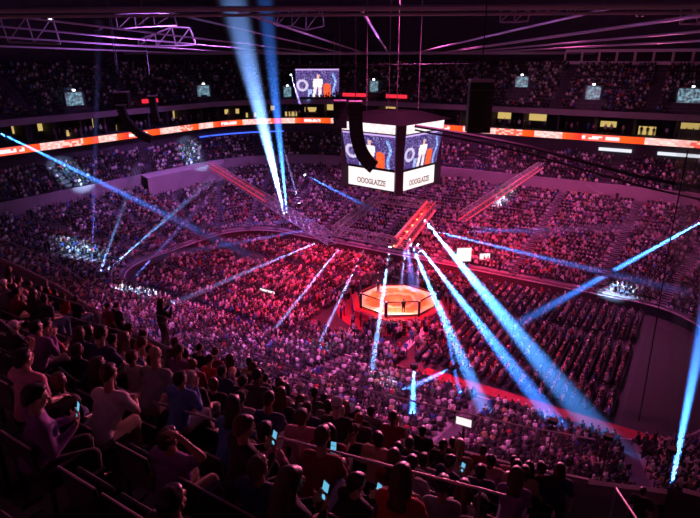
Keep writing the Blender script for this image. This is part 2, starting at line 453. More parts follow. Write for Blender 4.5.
# window strip at the top right
mb = MB(); md = MB()
Rw = DK(2 + .85 * NUP + .1); ws = [1.0 + i * .05 for i in range(29)]
for i in range(29):
    p = W(*ring_uv(Rw, ws[i]), 29.2); mb.box(p, (.16, .16, .95))
M['strip'] = mat('pale_frame', (.75, .62, .7), .6)
loft([(Rw, topk + .3), (Rw, 28.45), (off5(Rw, .3), 28.45)], 'trim_2', M['strip'], segs=ws)
loft([(off5(Rw, .3), 30.0), (Rw, 30.0), (Rw, 30.5)], 'trim_3', M['strip'], segs=ws)
tag(mb.build('window_1', M['strip']), kind='structure')

# ------------------------------------------------------------------ detailed figures
def blob(parts, voxel, smooth=2):
    """union of tapered capsules ('c', p, q, r1, r2) and ellipsoids ('e', centre, radii[, rot]) grown into one continuous surface"""
    bm = bmesh.new()
    for p in parts:
        if p[0] == 'c':
            a, b, r1, r2 = Vector(p[1]), Vector(p[2]), p[3], p[4]
            for c, r in ((a, r1), (b, r2)): bmesh.ops.create_icosphere(bm, subdivisions=2, radius=r, matrix=Matrix.Translation(c))
            d = b - a
            if d.length > 1e-4:
                q = d.to_track_quat('Z', 'Y').to_matrix().to_4x4()
                bmesh.ops.create_cone(bm, cap_ends=True, segments=14, radius1=r1 * .99, radius2=r2 * .99, depth=d.length, matrix=Matrix.Translation((a + b) / 2) @ q)
        else:
            c, r = Vector(p[1]), p[2]; R = p[3].to_matrix().to_4x4() if len(p) > 3 else Matrix.Identity(4)
            bmesh.ops.create_icosphere(bm, subdivisions=3, radius=1, matrix=Matrix.Translation(c) @ R @ Matrix.Diagonal((*r, 1)))
    me = bpy.data.meshes.new('t'); bm.to_mesh(me); bm.free()
    o = bpy.data.objects.new('t', me); COL.objects.link(o)
    m = o.modifiers.new('r', 'REMESH'); m.mode = 'VOXEL'; m.voxel_size = voxel
    s = o.modifiers.new('s', 'SMOOTH'); s.iterations = smooth; s.factor = .5
    dg = bpy.context.evaluated_depsgraph_get(); out = bpy.data.meshes.new_from_object(o.evaluated_get(dg))
    bpy.data.objects.remove(o); bpy.data.meshes.remove(me)
    out.polygons.foreach_set('use_smooth', [True] * len(out.polygons))
    return out
def hand_parts(w, d, n, side, curl=.5, k=1.0):
    """palm, four unequal bent fingers and a thumb leaving the side of the palm; w wrist, d pointing direction, n palm normal"""
    w = Vector(w); d = Vector(d).normalized(); n = Vector(n); n = (n - d * n.dot(d)).normalized(); x = d.cross(n) * side
    P = [('c', w, w + d * .03, .024, .026), ('e', w + d * .05 * k, (.042, .048, .018), Matrix((x, d, n)).transposed().to_quaternion())]
    for i, L in enumerate((.068, .078, .073, .056)):
        b = w + d * .088 + x * (.032 - .0215 * i); a = curl * .7
        dd = d + x * (.12 - .08 * i); dd.normalize(); rot = Quaternion(d.cross(n) * 1.0, 0)
        p = b; ang = 0
        for j, fr in enumerate((.45, .32, .23)):
            ang += a * (1 if j else .7)
            v = dd * math.cos(ang) + n * math.sin(ang); q = p + v * L * fr
            P.append(('c', p, q, .0088 - .0008 * j, .0082 - .0009 * j)); p = q
    t0 = w + d * .03 + x * .032; t1 = t0 + (d * .5 + x * .7 + n * .35).normalized() * .036; t2 = t1 + (d * .85 + x * .15 + n * .5).normalized() * .03
    P += [('c', t0, t1, .0115, .0105), ('c', t1, t2, .0102, .0085)]
    return P
def head_parts(c, yaw=0.0, pitch=0.0):
    q = Quaternion((0, 0, 1), yaw) @ Quaternion((1, 0, 0), -pitch)
    def P(x, y, z): return c + q @ Vector((x, y, z))
    return [('e', P(0, -.012, .025), (.076, .095, .088), q), ('e', P(0, .028, -.045), (.055, .062, .065), q), ('e', P(0, .06, -.085), (.026, .022, .02), q),
            ('c', P(0, .088, .01), P(0, .106, -.022), .008, .0145), ('e', P(-.03, .078, .03), (.028, .012, .01), q), ('e', P(.03, .078, .03), (.028, .012, .01), q),
            ('e', P(-.077, -.005, -.01), (.011, .02, .031), q), ('e', P(.077, -.005, -.01), (.011, .02, .031), q),
            ('e', P(-.036, .06, -.025), (.022, .02, .02), q), ('e', P(.036, .06, -.025), (.022, .02, .02), q), ('e', P(0, .083, -.055), (.022, .012, .010), q)], P, q
HEADS = {}
def figure(key, J):
    """J: joints. returns dict of meshes: body, shirt, trousers, shoe meshes, hair variants"""
    hp, P, q = head_parts(J['head'], J.get('yaw', 0), J.get('pitch', 0))
    sh, hip, ch, nk = J['sh'], J['hip'], J['chest'], J['neck']
    S = [Vector((-sh[0], sh[1], sh[2])), Vector(sh)]
    body = hp + [('c', nk, P(0, -.02, -.05), .056, .052), ('c', hip, ch, .13, .14), ('c', ch, nk - Vector((0, 0, .05)), .13, .07)]
    shirt = [('e', hip + Vector((0, 0, .05)), (.17, .135, .12)), ('c', hip + Vector((0, 0, .06)), ch, .145, .15), ('e', ch, (.19, .135, .16)),
             ('c', S[0], S[1], .085, .085), ('c', ch, nk - Vector((0, 0, .06)), .12, .085)]
    tr = [('e', hip, (.175, .14, .115))]
    for i, sd in enumerate((-1, 1)):
        el, wr = J['el'][i], J['wr'][i]; mid = S[i].lerp(el, .7)
        body += [('c', S[i], el, .052, .04), ('c', el, wr, .041, .027)]
        hd = J['hd'][i]; body += hand_parts(wr, hd[0], hd[1], sd if not J.get('flip') else -sd, J.get('curl', .6))
        body += [('c', hip + Vector((sd * .09, 0, 0)), J['kn'][i], .085, .055), ('c', J['kn'][i], J['an'][i], .054, .038)]
        shirt += [('c', S[i], mid, .07, .058)] if not J.get('long') else [('c', S[i], el, .07, .055), ('c', el, el.lerp(wr, .92), .055, .038)]
        tr += [('c', hip + Vector((sd * .09, 0, 0)), J['kn'][i], .105, .075), ('c', J['kn'][i], J['kn'][i].lerp(J['an'][i], .95), .073, .058)]
        body += [('c', J['an'][i], J['an'][i] + Vector((0, .13, -.05)), .038, .03)]
    out = {'body': blob(body, .0085, 2), 'shirt': blob(shirt, .018, 3), 'trousers': blob(tr, .02, 3)}
    for i, sd in enumerate((-1, 1)):
        a = J['an'][i]; out['shoe%d' % i] = blob([('c', a + Vector((0, -.03, -.045)), a + Vector((0, .16, -.06)), .048, .04), ('e', a + Vector((0, .06, -.075)), (.05, .15, .022))], .016, 2)
    # eyes, pupils and lips belong to the body mesh
    bm = bmesh.new(); bm.from_mesh(out['body'])
    for f in bm.faces: f.material_index = 0
    for c, r, mi in ((P(-.032, .078, .004), .0135, 1), (P(.032, .078, .004), .0135, 1), (P(-.032, .0865, .004), .0068, 2), (P(.032, .0865, .004), .0068, 2)):
        for e in bmesh.ops.create_icosphere(bm, subdivisions=2, radius=r, matrix=Matrix.Translation(c))['verts']:
            for f in e.link_faces: f.material_index = mi
    for e in bmesh.ops.create_icosphere(bm, subdivisions=2, radius=1, matrix=Matrix.Translation(P(0, .089, -.055)) @ q.to_matrix().to_4x4() @ Matrix.Diagonal((.024, .008, .0075, 1)))['verts']:
        for f in e.link_faces: f.material_index = 3
    bm.to_mesh(out['body']); bm.free()
    hair = [('e', P(0, -.027, .037), (.086, .096, .09), q), ('e', P(0, .015, .085), (.066, .06, .032), q), ('e', P(0, -.075, -.02), (.064, .04, .06), q)]
    out['short'] = blob(hair, .012, 2)
    out['long'] = blob(hair + [('e', P(0, -.03, .03), (.094, .098, .1), q), ('c', P(0, -.075, -.03), P(0, -.085, -.2), .075, .07), ('c', P(-.07, -.03, -.02), P(-.085, -.03, -.17), .035, .03), ('c', P(.07, -.03, -.02), P(.085, -.03, -.17), .035, .03), ('e', P(0, -.09, -.26), (.1, .04, .08), q)], .013, 3)
    out['bun'] = blob(hair + [('e', P(0, -.1, .1), (.045, .042, .042), q)], .012, 2)
    out['ponytail'] = blob(hair + [('c', P(0, -.11, .06), P(0, -.15, -.02), .03, .035), ('c', P(0, -.15, -.02), P(0, -.12, -.2), .033, .012)], .012, 2)
    out['cropped'] = blob([('e', P(0, -.02, .03), (.08, .095, .088), q), ('e', P(0, -.07, -.01), (.06, .035, .05), q)], .012, 2)
    out['cap'] = blob([('e', P(0, -.018, .048), (.087, .105, .078), q), ('e', P(0, .11, .035), (.068, .075, .012), q)], .012, 2)
    for k in ('short', 'long', 'bun', 'ponytail', 'cropped', 'cap'):
        out[k].materials.clear(); out[k].materials.append(HAIRS['black'])
    out['body'].materials.clear(); [out['body'].materials.append(m) for m in (M['skinA'], M['eye'], M['pupil'], M['lip'])]
    out['shirt'].materials.clear(); out['shirt'].materials.append(SHIRTS['black'])
    out['trousers'].materials.clear(); out['trousers'].materials.append(PANTS['black'])
    for k in ('shoe0', 'shoe1'): out[k].materials.clear(); out[k].materials.append(M['rubber'])
    return out
V = Vector
def sit(lean=.05, headf=.1, **k):
    J = dict(hip=V((0, 0, .55)), chest=V((0, .04 + lean, .86)), neck=V((0, .02 + lean * 1.5, 1.07)), sh=(.165, .02 + lean * 1.4, 1.0), head=V((0, headf, 1.225)),
             kn=[V((-.13, .43, .54)), V((.13, .43, .54))], an=[V((-.13, .43, .11)), V((.13, .43, .11))])
    J.update(k); return J
POSES = {
    'upright': sit(.02, .06, el=[V((-.24, .07, .76)), V((.24, .07, .76))], wr=[V((-.15, .28, .66)), V((.15, .28, .66))], hd=[(V((.2, 1, -.2)), V((0, 0, -1))), (V((-.2, 1, -.2)), V((0, 0, -1)))]),
    'leaning': sit(.16, .30, pitch=.15, chest=V((0, .2, .82)), sh=(.16, .26, .95), neck=V((0, .26, 1.02)), el=[V((-.2, .42, .68)), V((.2, .42, .68))], wr=[V((-.05, .6, .67)), V((.05, .6, .67))],
                   hd=[(V((.5, .8, -.1)), V((.6, -.5, 0))), (V((-.5, .8, -.1)), V((-.6, -.5, 0)))], curl=1.0),
    'phone': sit(.04, .1, pitch=.25, el=[V((-.23, .1, .77)), V((.23, .1, .77))], wr=[V((-.07, .34, .86)), V((.07, .34, .86))], hd=[(V((.35, .5, .6)), V((.4, -.6, .4))), (V((-.35, .5, .6)), V((-.4, -.6, .4)))], curl=.9, long=True),
    'raised': sit(.03, .07, el=[V((-.3, .15, .98)), V((.24, .07, .76))], wr=[V((-.17, .3, 1.2)), V((.15, .28, .66))], hd=[(V((.1, .25, 1)), V((0, -1, .2))), (V((-.2, 1, -.2)), V((0, 0, -1)))], curl=.9),
    'handhead': sit(.05, .08, el=[V((-.24, .07, .76)), V((.36, .1, 1.14))], wr=[V((-.15, .28, .66)), V((.17, .04, 1.33))], hd=[(V((.2, 1, -.2)), V((0, 0, -1))), (V((-.8, -.2, .3)), V((0, 0, -1)))], curl=.4),
    'clapping': sit(.08, .14, el=[V((-.24, .18, .8)), V((.24, .18, .8))], wr=[V((-.04, .38, .97)), V((.04, .38, .97))], hd=[(V((.1, .6, .7)), V((1, 0, 0))), (V((-.1, .6, .7)), V((-1, 0, 0)))], curl=.15, long=True),
    'turned': sit(.02, .05, yaw=.7, el=[V((-.25, .05, .77)), V((.25, .02, .77))], wr=[V((-.12, .26, .68)), V((.14, .26, .66))], hd=[(V((.4, 1, -.2)), V((0, 0, -1))), (V((-.2, 1, -.2)), V((0, 0, -1)))]),
    'standing': dict(hip=V((0, 0, .95)), chest=V((0, .02, 1.27)), neck=V((0, .01, 1.47)), sh=(.175, .0, 1.4), head=V((0, .04, 1.63)), kn=[V((-.11, .02, .52)), V((.12, .04, .52))], an=[V((-.13, -.02, .1)), V((.14, .03, .1))],
                     el=[V((-.27, -.03, 1.13)), V((.27, -.03, 1.13))], wr=[V((-.27, .08, .89)), V((.27, .08, .89))], hd=[(V((0, .1, -1)), V((1, 0, 0))), (V((0, .1, -1)), V((-1, 0, 0)))], curl=.5),
    'filming': dict(hip=V((0, 0, .95)), chest=V((0, -.01, 1.27)), neck=V((0, .0, 1.47)), sh=(.175, .0, 1.4), head=V((0, .04, 1.63)), kn=[V((-.11, .03, .52)), V((.1, .05, .52))], an=[V((-.13, -.02, .1)), V((.12, .03, .1))],
                    el=[V((-.27, .16, 1.22)), V((.27, .16, 1.22))], wr=[V((-.08, .3, 1.45)), V((.08, .3, 1.45))], hd=[(V((.3, .3, .9)), V((.3, -1, 0))), (V((-.3, .3, .9)), V((-.3, -1, 0)))], curl=.9, long=True),
}
FIG = {k: figure(k, J) for k, J in POSES.items()}
def person(pose, loc, rz, hair, haircol, shirt, pants, skin, label, group=None, scale=1.0):
    f = FIG[pose]; root = empty('person', loc, rz); root.scale = (scale,) * 3
    def part(name, me, m):
        o = bpy.data.objects.new(name, me); COL.objects.link(o); o.parent = root
        o.material_slots[0].link = 'OBJECT'; o.material_slots[0].material = m; return o
    part('body', f['body'], M[skin]); part('shirt', f['shirt'], SHIRTS[shirt]); part('trousers', f['trousers'], PANTS[pants])
    part('shoe', f['shoe0'], M['rubber']); part('shoe', f['shoe1'], M['rubber'])
    if hair == 'cap': part('hair', f['cropped'], HAIRS[haircol]); part('cap', f['cap'], SHIRTS['white' if haircol == 'grey' else 'black'])
    elif hair != 'bald': part('hair', f[hair], HAIRS[haircol])
    return tag(root, label, 'person', group)
def smartphone(loc, rot, label, m='phonelit', sc=1.0):
    o = MB().box((0, 0, 0), (.037, .004, .077)).build('smartphone', M['phone'], bevel=.004)
    s = MB().box((0, -.0046, 0), (.034, .0006, .071)).build('screen', M[m], o)
    o.location = loc; o.rotation_euler = rot; return tag(o, label, 'phone')

# ------------------------------------------------------------------ stadium seats of the near deck
ORD = ['front', 'second', 'third', 'fourth', 'fifth', 'sixth', 'seventh', 'eighth', 'ninth', 'tenth', 'eleventh', 'twelfth', 'thirteenth', 'fourteenth', 'fifteenth', 'sixteenth', 'seventeenth', 'eighteenth', 'nineteenth', 'twentieth',
       'twenty-first', 'twenty-second', 'twenty-third', 'twenty-fourth', 'twenty-fifth', 'twenty-sixth', 'twenty-seventh', 'twenty-eighth', 'twenty-ninth', 'thirtieth']
def make_seat(folded=False):
    r = empty('stadium_seat')
    a = MB().box((0, .03, .43) if not folded else (0, -.13, .62), (.235, .21, .022), Matrix.Rotation(.06 if not folded else 1.42, 3, 'X')).build('seat', M['seat'], r, bevel=.02)
    b = MB().box((0, -.21, .68), (.235, .018, .24), Matrix.Rotation(.13, 3, 'X')).build('backrest', M['seat'], r, bevel=.016)
    MB().tube((-.235, -.245, .925), (.235, -.245, .925), .011, n=6).build('top_trim', M['steel'], r)
    for x in (-.26, .26):
        m = MB(); m.box((x, -.02, .62), (.022, .17, .012)); m.box((x, -.17, .33), (.014, .02, .3)); m.box((x, -.12, .03), (.02, .1, .012)); m.build('armrest', M['seat_trim'], r)
    return r
ST0 = make_seat(); ST1 = make_seat(True); SK = kidmap()
def rowz(k): return 20.5 + .56 * k
def rowv(k): return -(44.6 + 2 + .85 * k + .36)
# ------------------------------------------------------------------ near spectators, read off the photograph's heads
HEAD = """30 336;46 339;73 345;88 357;95 368;106 353;118 339;124 361;124 373;71 384;21 376;9 318;22 322;8 280;5 296;56 307;81 315;100 320;
139 360;136 369;151 366;173 372;182 375;190 373;175 395;190 395;202 393;218 399;234 407;201 513;221 397;251 398;266 397;235 407;249 413;273 410;284 411;306 420;301 433;271 427;
332 431;345 433;324 444;252 441;324 453;358 436;374 434;376 450;383 439;395 438;402 445;409 439;411 457;423 450;434 463;456 462;362 453;384 462;349 482;396 482;423 490;456 493;460 508;389 516;477 473;488 478;478 505;452 500;
33 300;46 290;62 296;76 300;14 262;22 268;34 272;46 278;58 284;70 290;84 297;96 303;108 312;18 290;120 318"""
HEAD = [tuple(float(x) for x in s.split()) for s in HEAD.replace('\n', '').split(';') if s.strip()]
near = []
def head_hit(px, py, dz=1.2):
    r = ray(px, py); t = 2.0
    while t < 60:
        p = CAM + r * t; u, v = toUV(p); off = -v - 44.6
        if off < 0.3: return None
        if p.z < 20.5 + dz + .56 * max(0, (off - 2.36)) / .85: return p, u, v, off
        t += .02
rowus = {}
def place(k, u, off, px, py):
    if k < 3 and GAP[0] - .3 < u < GAP[1] + .3: k = 3
    for kk in (k,):
        if kk < 0 or (kk < 3 and GAP[0] - .3 < u < GAP[1] + .3): continue
        du = [u - q for q in rowus.get(kk, [])]; close = [d for d in du if abs(d) < .46]
        if len(close) > 1: continue
        uu = u if not close else u + math.copysign(.46 - abs(close[0]), close[0] or 1)
        if abs(uu - u) > .42: continue
        rs = off - 2.36 - .85 * kk; rowus.setdefault(kk, []).append(uu)
        near.append((kk, -uu, uu, -max(-.3, min(.3, rs)), px, py)); return
# special figures placed by hand: (row, u) looked up from the photo
cagep = V((.85, 0, 0))
SPECIAL = {(21, 376): ('raised', 'short', 'black', 'pink', 'denim', 'skinB'), (91, 389): None, (287, 503): None}
NP = []
hairs = [('short', 'black'), ('short', 'brown'), ('long', 'black'), ('long', 'brown'), ('cropped', 'black'), ('ponytail', 'brown'), ('short', 'grey'), ('cap', 'black'), ('long', 'blond'), ('bun', 'brown'), ('bald', 'black'), ('short', 'red'), ('cap', 'grey'), ('ponytail', 'blond')]
HN = {('short', 'black'): 'short black hair', ('short', 'brown'): 'short brown hair', ('long', 'black'): 'long black hair', ('long', 'brown'): 'long brown hair', ('cropped', 'black'): 'cropped black hair', ('ponytail', 'brown'): 'brown ponytail',
      ('short', 'grey'): 'short grey hair', ('cap', 'black'): 'black cap', ('long', 'blond'): 'long blond hair', ('bun', 'brown'): 'brown hair bun', ('bald', 'black'): 'bald head', ('short', 'red'): 'short red hair', ('cap', 'grey'): 'white cap', ('ponytail', 'blond'): 'blond ponytail'}
hw = [22, 16, 12, 10, 9, 5, 4, 5, 4, 3, 3, 1, 2, 2]
shn = ['black', 'charcoal', 'white', 'grey', 'maroon', 'navy', 'pink', 'purple', 'red', 'green', 'blue', 'tan']; shw = [26, 14, 7, 9, 9, 7, 6, 6, 4, 3, 3, 3]
posen = ['upright', 'leaning', 'phone', 'raised', 'handhead', 'clapping', 'turned']; posew = [34, 30, 0, 0, 3, 5, 12]
PD = {'upright': 'upright', 'leaning': 'leaning', 'phone': 'phone-holding', 'raised': 'hand-raising', 'handhead': 'head-touching', 'clapping': 'hands-together', 'turned': 'sideways-looking'}
R2 = random.Random(11)
OVR = {(301, 433): ('upright', 'short', 'brown', 'pink'), (252, 441): ('leaning', 'short', 'black', 'pink'), (324, 453): ('raised', 'ponytail', 'brown', 'purple'), (234, 407): None, (152, 382): ('leaning', 'bald', 'black', 'grey'),
       (349, 482): ('phone', 'short', 'black', 'black'), (344, 482): ('phone', 'short', 'brown', 'black'), (358, 436): ('upright', 'long', 'brown', 'maroon'), (271, 427): ('upright', 'cap', 'black', 'charcoal'), (201, 427): ('handhead', 'short', 'brown', 'purple'),
       (71, 384): ('turned', 'short', 'brown', 'charcoal'), (21, 376): ('raised', 'short', 'black', 'pink'), (396, 482): ('clapping', 'long', 'brown', 'black'), (478, 505): ('upright', 'short', 'black', 'charcoal'), (434, 463): ('phone', 'short', 'black', 'navy')}
extra = [(91, 389, ('leaning', 'short', 'brown', 'white')), (152, 382, OVR[(152, 382)]), (236, 450, ('phone', 'short', 'brown', 'black')), (287, 507, ('phone', 'long', 'brown', 'black')), (402, 470, ('leaning', 'short', 'black', 'grey')), (22, 398, ('phone', 'short', 'black', 'purple')), (192, 448, ('handhead', 'short', 'brown', 'purple')), (255, 470, ('upright', 'short', 'brown', 'navy'))]
for px, py, ov in extra:
    h = head_hit(px, py)
    if not h: continue
    p, u, v, off = h; place(max(0, round((off - 2.36) / .85)), u, off, px, py); OVR[(px, py)] = ov
for px, py in HEAD:
    h = head_hit(px, py)
    if not h: continue
    p, u, v, off = h; k = max(0, round((off - 2.36) / .85))
    place(k, u, off, px, py)
R3 = random.Random(5)
for k, ua, ub, pr in [(q, 20.4, 29.0, .8) for q in range(0, 5)] + [(5, 21.5, 29, .6), (6, 22.5, 28.5, .5)] + [(q, 3.5, 14.2, .55) for q in range(0, 5)]:
    u = ub
    while u > ua:
        x, y, d = proj(W(u, rowv(k), rowz(k) + 1.2))
        if -5 < x < 705 and rowv(k) < frontv(u) - .35 and all(abs(u - q) > .5 for q in rowus.get(k, [])) and R3.random() < pr:
            rowus.setdefault(k, []).append(u); near.append((k, -u, u, R3.uniform(-.05, .1), round(x), round(y))); u -= .5
        u -= .1
near.sort(key=lambda t: (t[0], t[1])); cnt = {}
occupied = set()
NEARP = {}
for k, c, u, dv, px, py in near:
    hair = R2.choices(hairs, hw)[0]; shirt = R2.choices(shn, shw)[0]; pose = R2.choices(posen, posew)[0]
    ov = OVR.get((int(px), int(py)))
    if ov: pose, hair, shirt = ov[0], (ov[1], ov[2]), ov[3]
    cnt[k] = cnt.get(k, 0) + 1
    lab = '%s spectator, %s, %s shirt, %s row above walkway, %s from landing' % (PD[pose], HN[hair], shirt, ORD[k], 'nearest' if cnt[k] == 1 else ORD[cnt[k] - 1])
    loc = W(u, rowv(k) + dv, rowz(k)); toward = cagep - loc; ang = math.atan2(toward.y, toward.x) - math.pi / 2
    rz = ROT * .55 + ang * .45 + R2.uniform(-.15, .15)
    if pose == 'phone': rz = ROT - .35
    pp = person(pose, loc, rz, hair[0], hair[1], shirt, R2.choice(list(PANTS)), R2.choices(['skinA', 'skinB', 'skinC'], [6, 4, 2])[0], lab, 'spectators in the near deck', R2.uniform(.96, 1.05))
    NEARP[(int(px), int(py))] = (pp, pose)
    if pose == 'phone' or (px, py) == (324, 453):
        off = V((0, .4, .97)) if pose == 'phone' else V((-.16, .29, 1.31))
        q = Matrix.Rotation(rz, 3, 'Z') @ off
        smartphone(loc + q * pp.scale[0], (-.25, 0, rz), 'phone held by %s-shirted spectator, %s row above walkway, %s from landing' % (shirt, ORD[k], 'nearest' if cnt[k] == 1 else ORD[cnt[k] - 1]), 'phonelit')
NEARSEATS = []
def seat_try(k, u):
    if True:
        p = W(u, rowv(k), rowz(k)); x, y, d = proj(p + V((0, 0, .7)))
        if d > 1 and -15 < x < 715 and y < 545 and not (GAP[0] - .3 < u < GAP[1] + .3 and k < 3) and rowv(k) < frontv(u) - .35: NEARSEATS.append((d, k, u, p))
occset = set()
for k in range(0, 12):
    occ_u = sorted(q[2] for q in near if q[0] == k)
    for q in occ_u: occset.add((k, round(q, 3))); seat_try(k, q)
    u = UE - .4
    while u > 2:
        if all(abs(u - q) > .53 for q in occ_u): seat_try(k, u); u -= .56
        else: u -= .08
NEARSEATS.sort(key=lambda t: t[0]); NEARSEATS = NEARSEATS[:298]

unused = {ST0, ST1}
for d, k, u, p in NEARSEATS:
    occ = (k, round(u, 3)) in occset
    src = ST0 if occ else ST1
    if src in unused: s = src; unused.discard(src)
    else: s, _ = copy_tree(src, (0, 0, 0), 0, SK)
    s.location = p; s.rotation_euler = (0, 0, ROT)
    tag(s, '%s dark stadium seat in the %s row above the balcony walkway' % ('occupied' if occ else 'empty', ORD[k]), 'seat', '%s seats, %s row above the walkway' % ('occupied' if occ else 'empty', ORD[k]))

# standing people of the near deck
def stand(px, pyfeet, pose, hair, shirt, pants, label, z=20.5, rz=None, scale=1.0, headpy=None):
    if headpy is None: loc = at_z(px, pyfeet, z)
    else: loc = at_z(px, headpy, z + 1.63 * scale); loc.z = z
    return person(pose, loc, ROT if rz is None else rz, hair[0], hair[1], shirt, pants, 'skinB', label, None, scale), loc
_, fl = stand(166, 351, 'filming', ('long', 'black'), 'black', 'black', 'person in black standing on the balcony walkway, filming with a raised phone', rz=ROT - .35)
smartphone(fl + Matrix.Rotation(ROT - .35, 3, 'Z') @ V((0, .36, 1.56)), (0, math.pi / 2, ROT - .35), 'phone held up sideways by the person standing on the walkway', 'phonelit')
stand(517, 0, 'standing', ('short', 'black'), 'black', 'black', 'person in black standing on the landing, leftmost of the standing trio', headpy=467, rz=ROT + .3)
stand(529, 0, 'standing', ('long', 'black'), 'black', 'grey', 'long-haired person in black standing on the landing, middle of the trio', headpy=468, rz=ROT)
stand(542, 0, 'standing', ('short', 'brown'), 'charcoal', 'black', 'person in charcoal top standing on the landing, rightmost of the trio', headpy=469, rz=ROT + .6)
stand(560, 0, 'standing', ('long', 'brown'), 'navy', 'black', 'long-haired person leaning at the glass balustrade right of the trio', headpy=470, rz=ROT)
stand(443, 0, 'standing', ('short', 'black'), 'black', 'black', 'person standing by the walkway rail left of the landing', headpy=446, rz=ROT)
stand(643, 0, 'standing', ('short', 'black'), 'black', 'black', 'dark-haired person at the glass balustrade near the right corner', headpy=492, rz=ROT, scale=.72)
for px, lab in ((254, 'dark silhouetted person at the balcony rail, left of a pair'), (267, 'dark silhouetted person at the balcony rail, right of a pair')):
    stand(px, 0, 'standing', ('short', 'black'), 'black', 'black', lab, headpy=384, scale=.93)
for px, lab in ((107, 'person in dark red top standing behind the end of the handrail'), (116, 'person in black standing beside the one in dark red')):
    stand(px, 0, 'standing', ('short', 'brown'), 'maroon' if px == 107 else 'black', 'black', lab, headpy=306, scale=.95)

# ------------------------------------------------------------------ simple distant figures
def lowfig(pose, lod):
    """returns verts, faces, kinds (0 skin 1 hair 2 shirt 3 trousers)"""
    v, f, kd = [], [], []
    def ringed(pts, kind, n=5):
        b = len(v)
        for (c, rx, ry) in pts:
            for i in range(n):
                a = 2 * math.pi * i / n + .3; v.append((c[0] + rx * math.cos(a), c[1] + ry * math.sin(a), c[2]))
        for j in range(len(pts) - 1):
            for i in range(n): f.append((b + j * n + i, b + j * n + (i + 1) % n, b + (j + 1) * n + (i + 1) % n, b + (j + 1) * n + i)); kd.append(kind if not isinstance(kind, list) else kind[j])
        f.append(tuple(b + (len(pts) - 1) * n + i for i in range(n))); kd.append(kind if not isinstance(kind, list) else kind[-1])
    def limb(p, q, r1, r2, kind, n=4):
        b = len(v); p, q = V(p), V(q); d = (q - p).normalized(); a = d.orthogonal().normalized(); c = d.cross(a)
        for P, R in ((p, r1), (q, r2)):
            for i in range(n):
                t = 2 * math.pi * i / n; v.append(tuple(P + (a * math.cos(t) + c * math.sin(t)) * R))
        for i in range(n): f.append((b + i, b + (i + 1) % n, b + n + (i + 1) % n, b + n + i)); kd.append(kind)
        f.append(tuple(b + n + i for i in range(n))); kd.append(kind)
    if pose.startswith('stand'): H = .42; 
    else: H = 0
    ln = .12 if pose == 'lean' else .03
    n = 6 if lod == 0 else 5
    ringed([((0, 0, .48 + H), .17, .12), ((0, ln * .6, .8 + H), .17, .13), ((0, ln, 1.0 + H), .2, .1), ((0, ln, 1.06 + H), .07, .06)], 2, n)
    ringed([((0, ln + .04, 1.05 + H), .05, .06), ((0, ln + .05, 1.12 + H), .075, .085), ((0, ln + .04, 1.21 + H), .08, .095), ((0, ln + .02, 1.29 + H), .06, .07)], [0, 0, 1, 1], n)
    if H:
        for x in (-.1, .1): limb((x, 0, .5 + H), (x * 1.1, .02, .04), .09, .055, 3)
        if pose == 'stand':
            for x in (-1, 1): limb((x * .2, 0, 1.0 + H), (x * .25, .05, .55 + H), .055, .04, 2)
        else:
            for x in (-1, 1): limb((x * .2, 0, 1.0 + H), (x * .24, .15, 1.35 + H), .055, .04, 0)
    else:
        if lod == 0:
            for x in (-.11, .11): limb((x, 0, .54), (x * 1.2, .42, .53), .085, .065, 3); limb((x * 1.2, .42, .56), (x * 1.2, .42, .04), .065, .045, 3)
        else: limb((0, 0, .52), (0, .42, .5), .17, .14, 3)
        if pose == 'arms':
            for x in (-1, 1): limb((x * .19, ln, .98), (x * .24, .2, 1.32), .05, .04, 0)
        else:
            for x in (-1, 1):
                limb((x * .2, ln, .98), (x * .23, ln + .1, .72), .052, .045, 2)
                if lod == 0: limb((x * .23, ln + .1, .72), (x * .1, .33, .68), .042, .03, 0)
    return np.array(v, np.float32), f, kd
def palette():
    r = rng.random()
    if r < .56: c = rng.uniform(.012, .06); sh = (c, c, c * 1.1)
    elif r < .76: c = rng.uniform(.45, .85); sh = (c, c * .97, c * .97)
    elif r < .83: c = rng.uniform(.15, .35); sh = (c, c, c)
    else: sh = [(.4, .03, .04), (.04, .07, .3), (.1, .25, .5), (.3, .12, .25), (.5, .35, .2), (.06, .2, .1), (.55, .2, .3)][rng.integers(7)]
    sk = [(.6, .4, .31), (.42, .26, .18), (.2, .11, .07)][rng.choice(3, p=[.5, .32, .18])]
    hr = [(.015, .012, .01), (.06, .035, .02), (.3, .2, .1), (.4, .4, .4), (.7, .7, .7)][rng.choice(5, p=[.5, .3, .08, .06, .06])]
    pt = [(.02, .02, .022), (.07, .1, .2), (.25, .2, .15)][rng.choice(3, p=[.6, .3, .1])]
    return np.array([sk, hr, sh, pt], np.float32)
slots = []     # (pos, facing, tier, dist)
def visible(p, m=90):
    x, y, d = proj(p)
    if d < 2 or x < -m or x > 700 + m or y < -m or y > 518 + m: return None
    return d
def ring_walk(R5, spacing):
    un, upp, vn, vp, R = R5
    L = []; prev = None; acc = 0.0; nxt = random.random() * spacing
    N = 1600
    for i in range(N + 1):
        s = 8 * i / N; u, v = ring_uv(R5, s)
        if prev:
            seg = math.hypot(u - prev[0], v - prev[1])
            while nxt <= acc + seg and seg > 0:
                t = (nxt - acc) / seg; L.append((prev[0] + (u - prev[0]) * t, prev[1] + (v - prev[1]) * t, 8 * (i - 1 + t) / N)); nxt += spacing
            acc += seg
        prev = (u, v)
    return L
def inward(u, v, tu=0.0, tv=0.0):
    """mostly square to the floor but turned towards the cage"""
    d = CU * (2 - u) + CV * (.3 - v); return math.atan2(d.y, d.x) - math.pi / 2
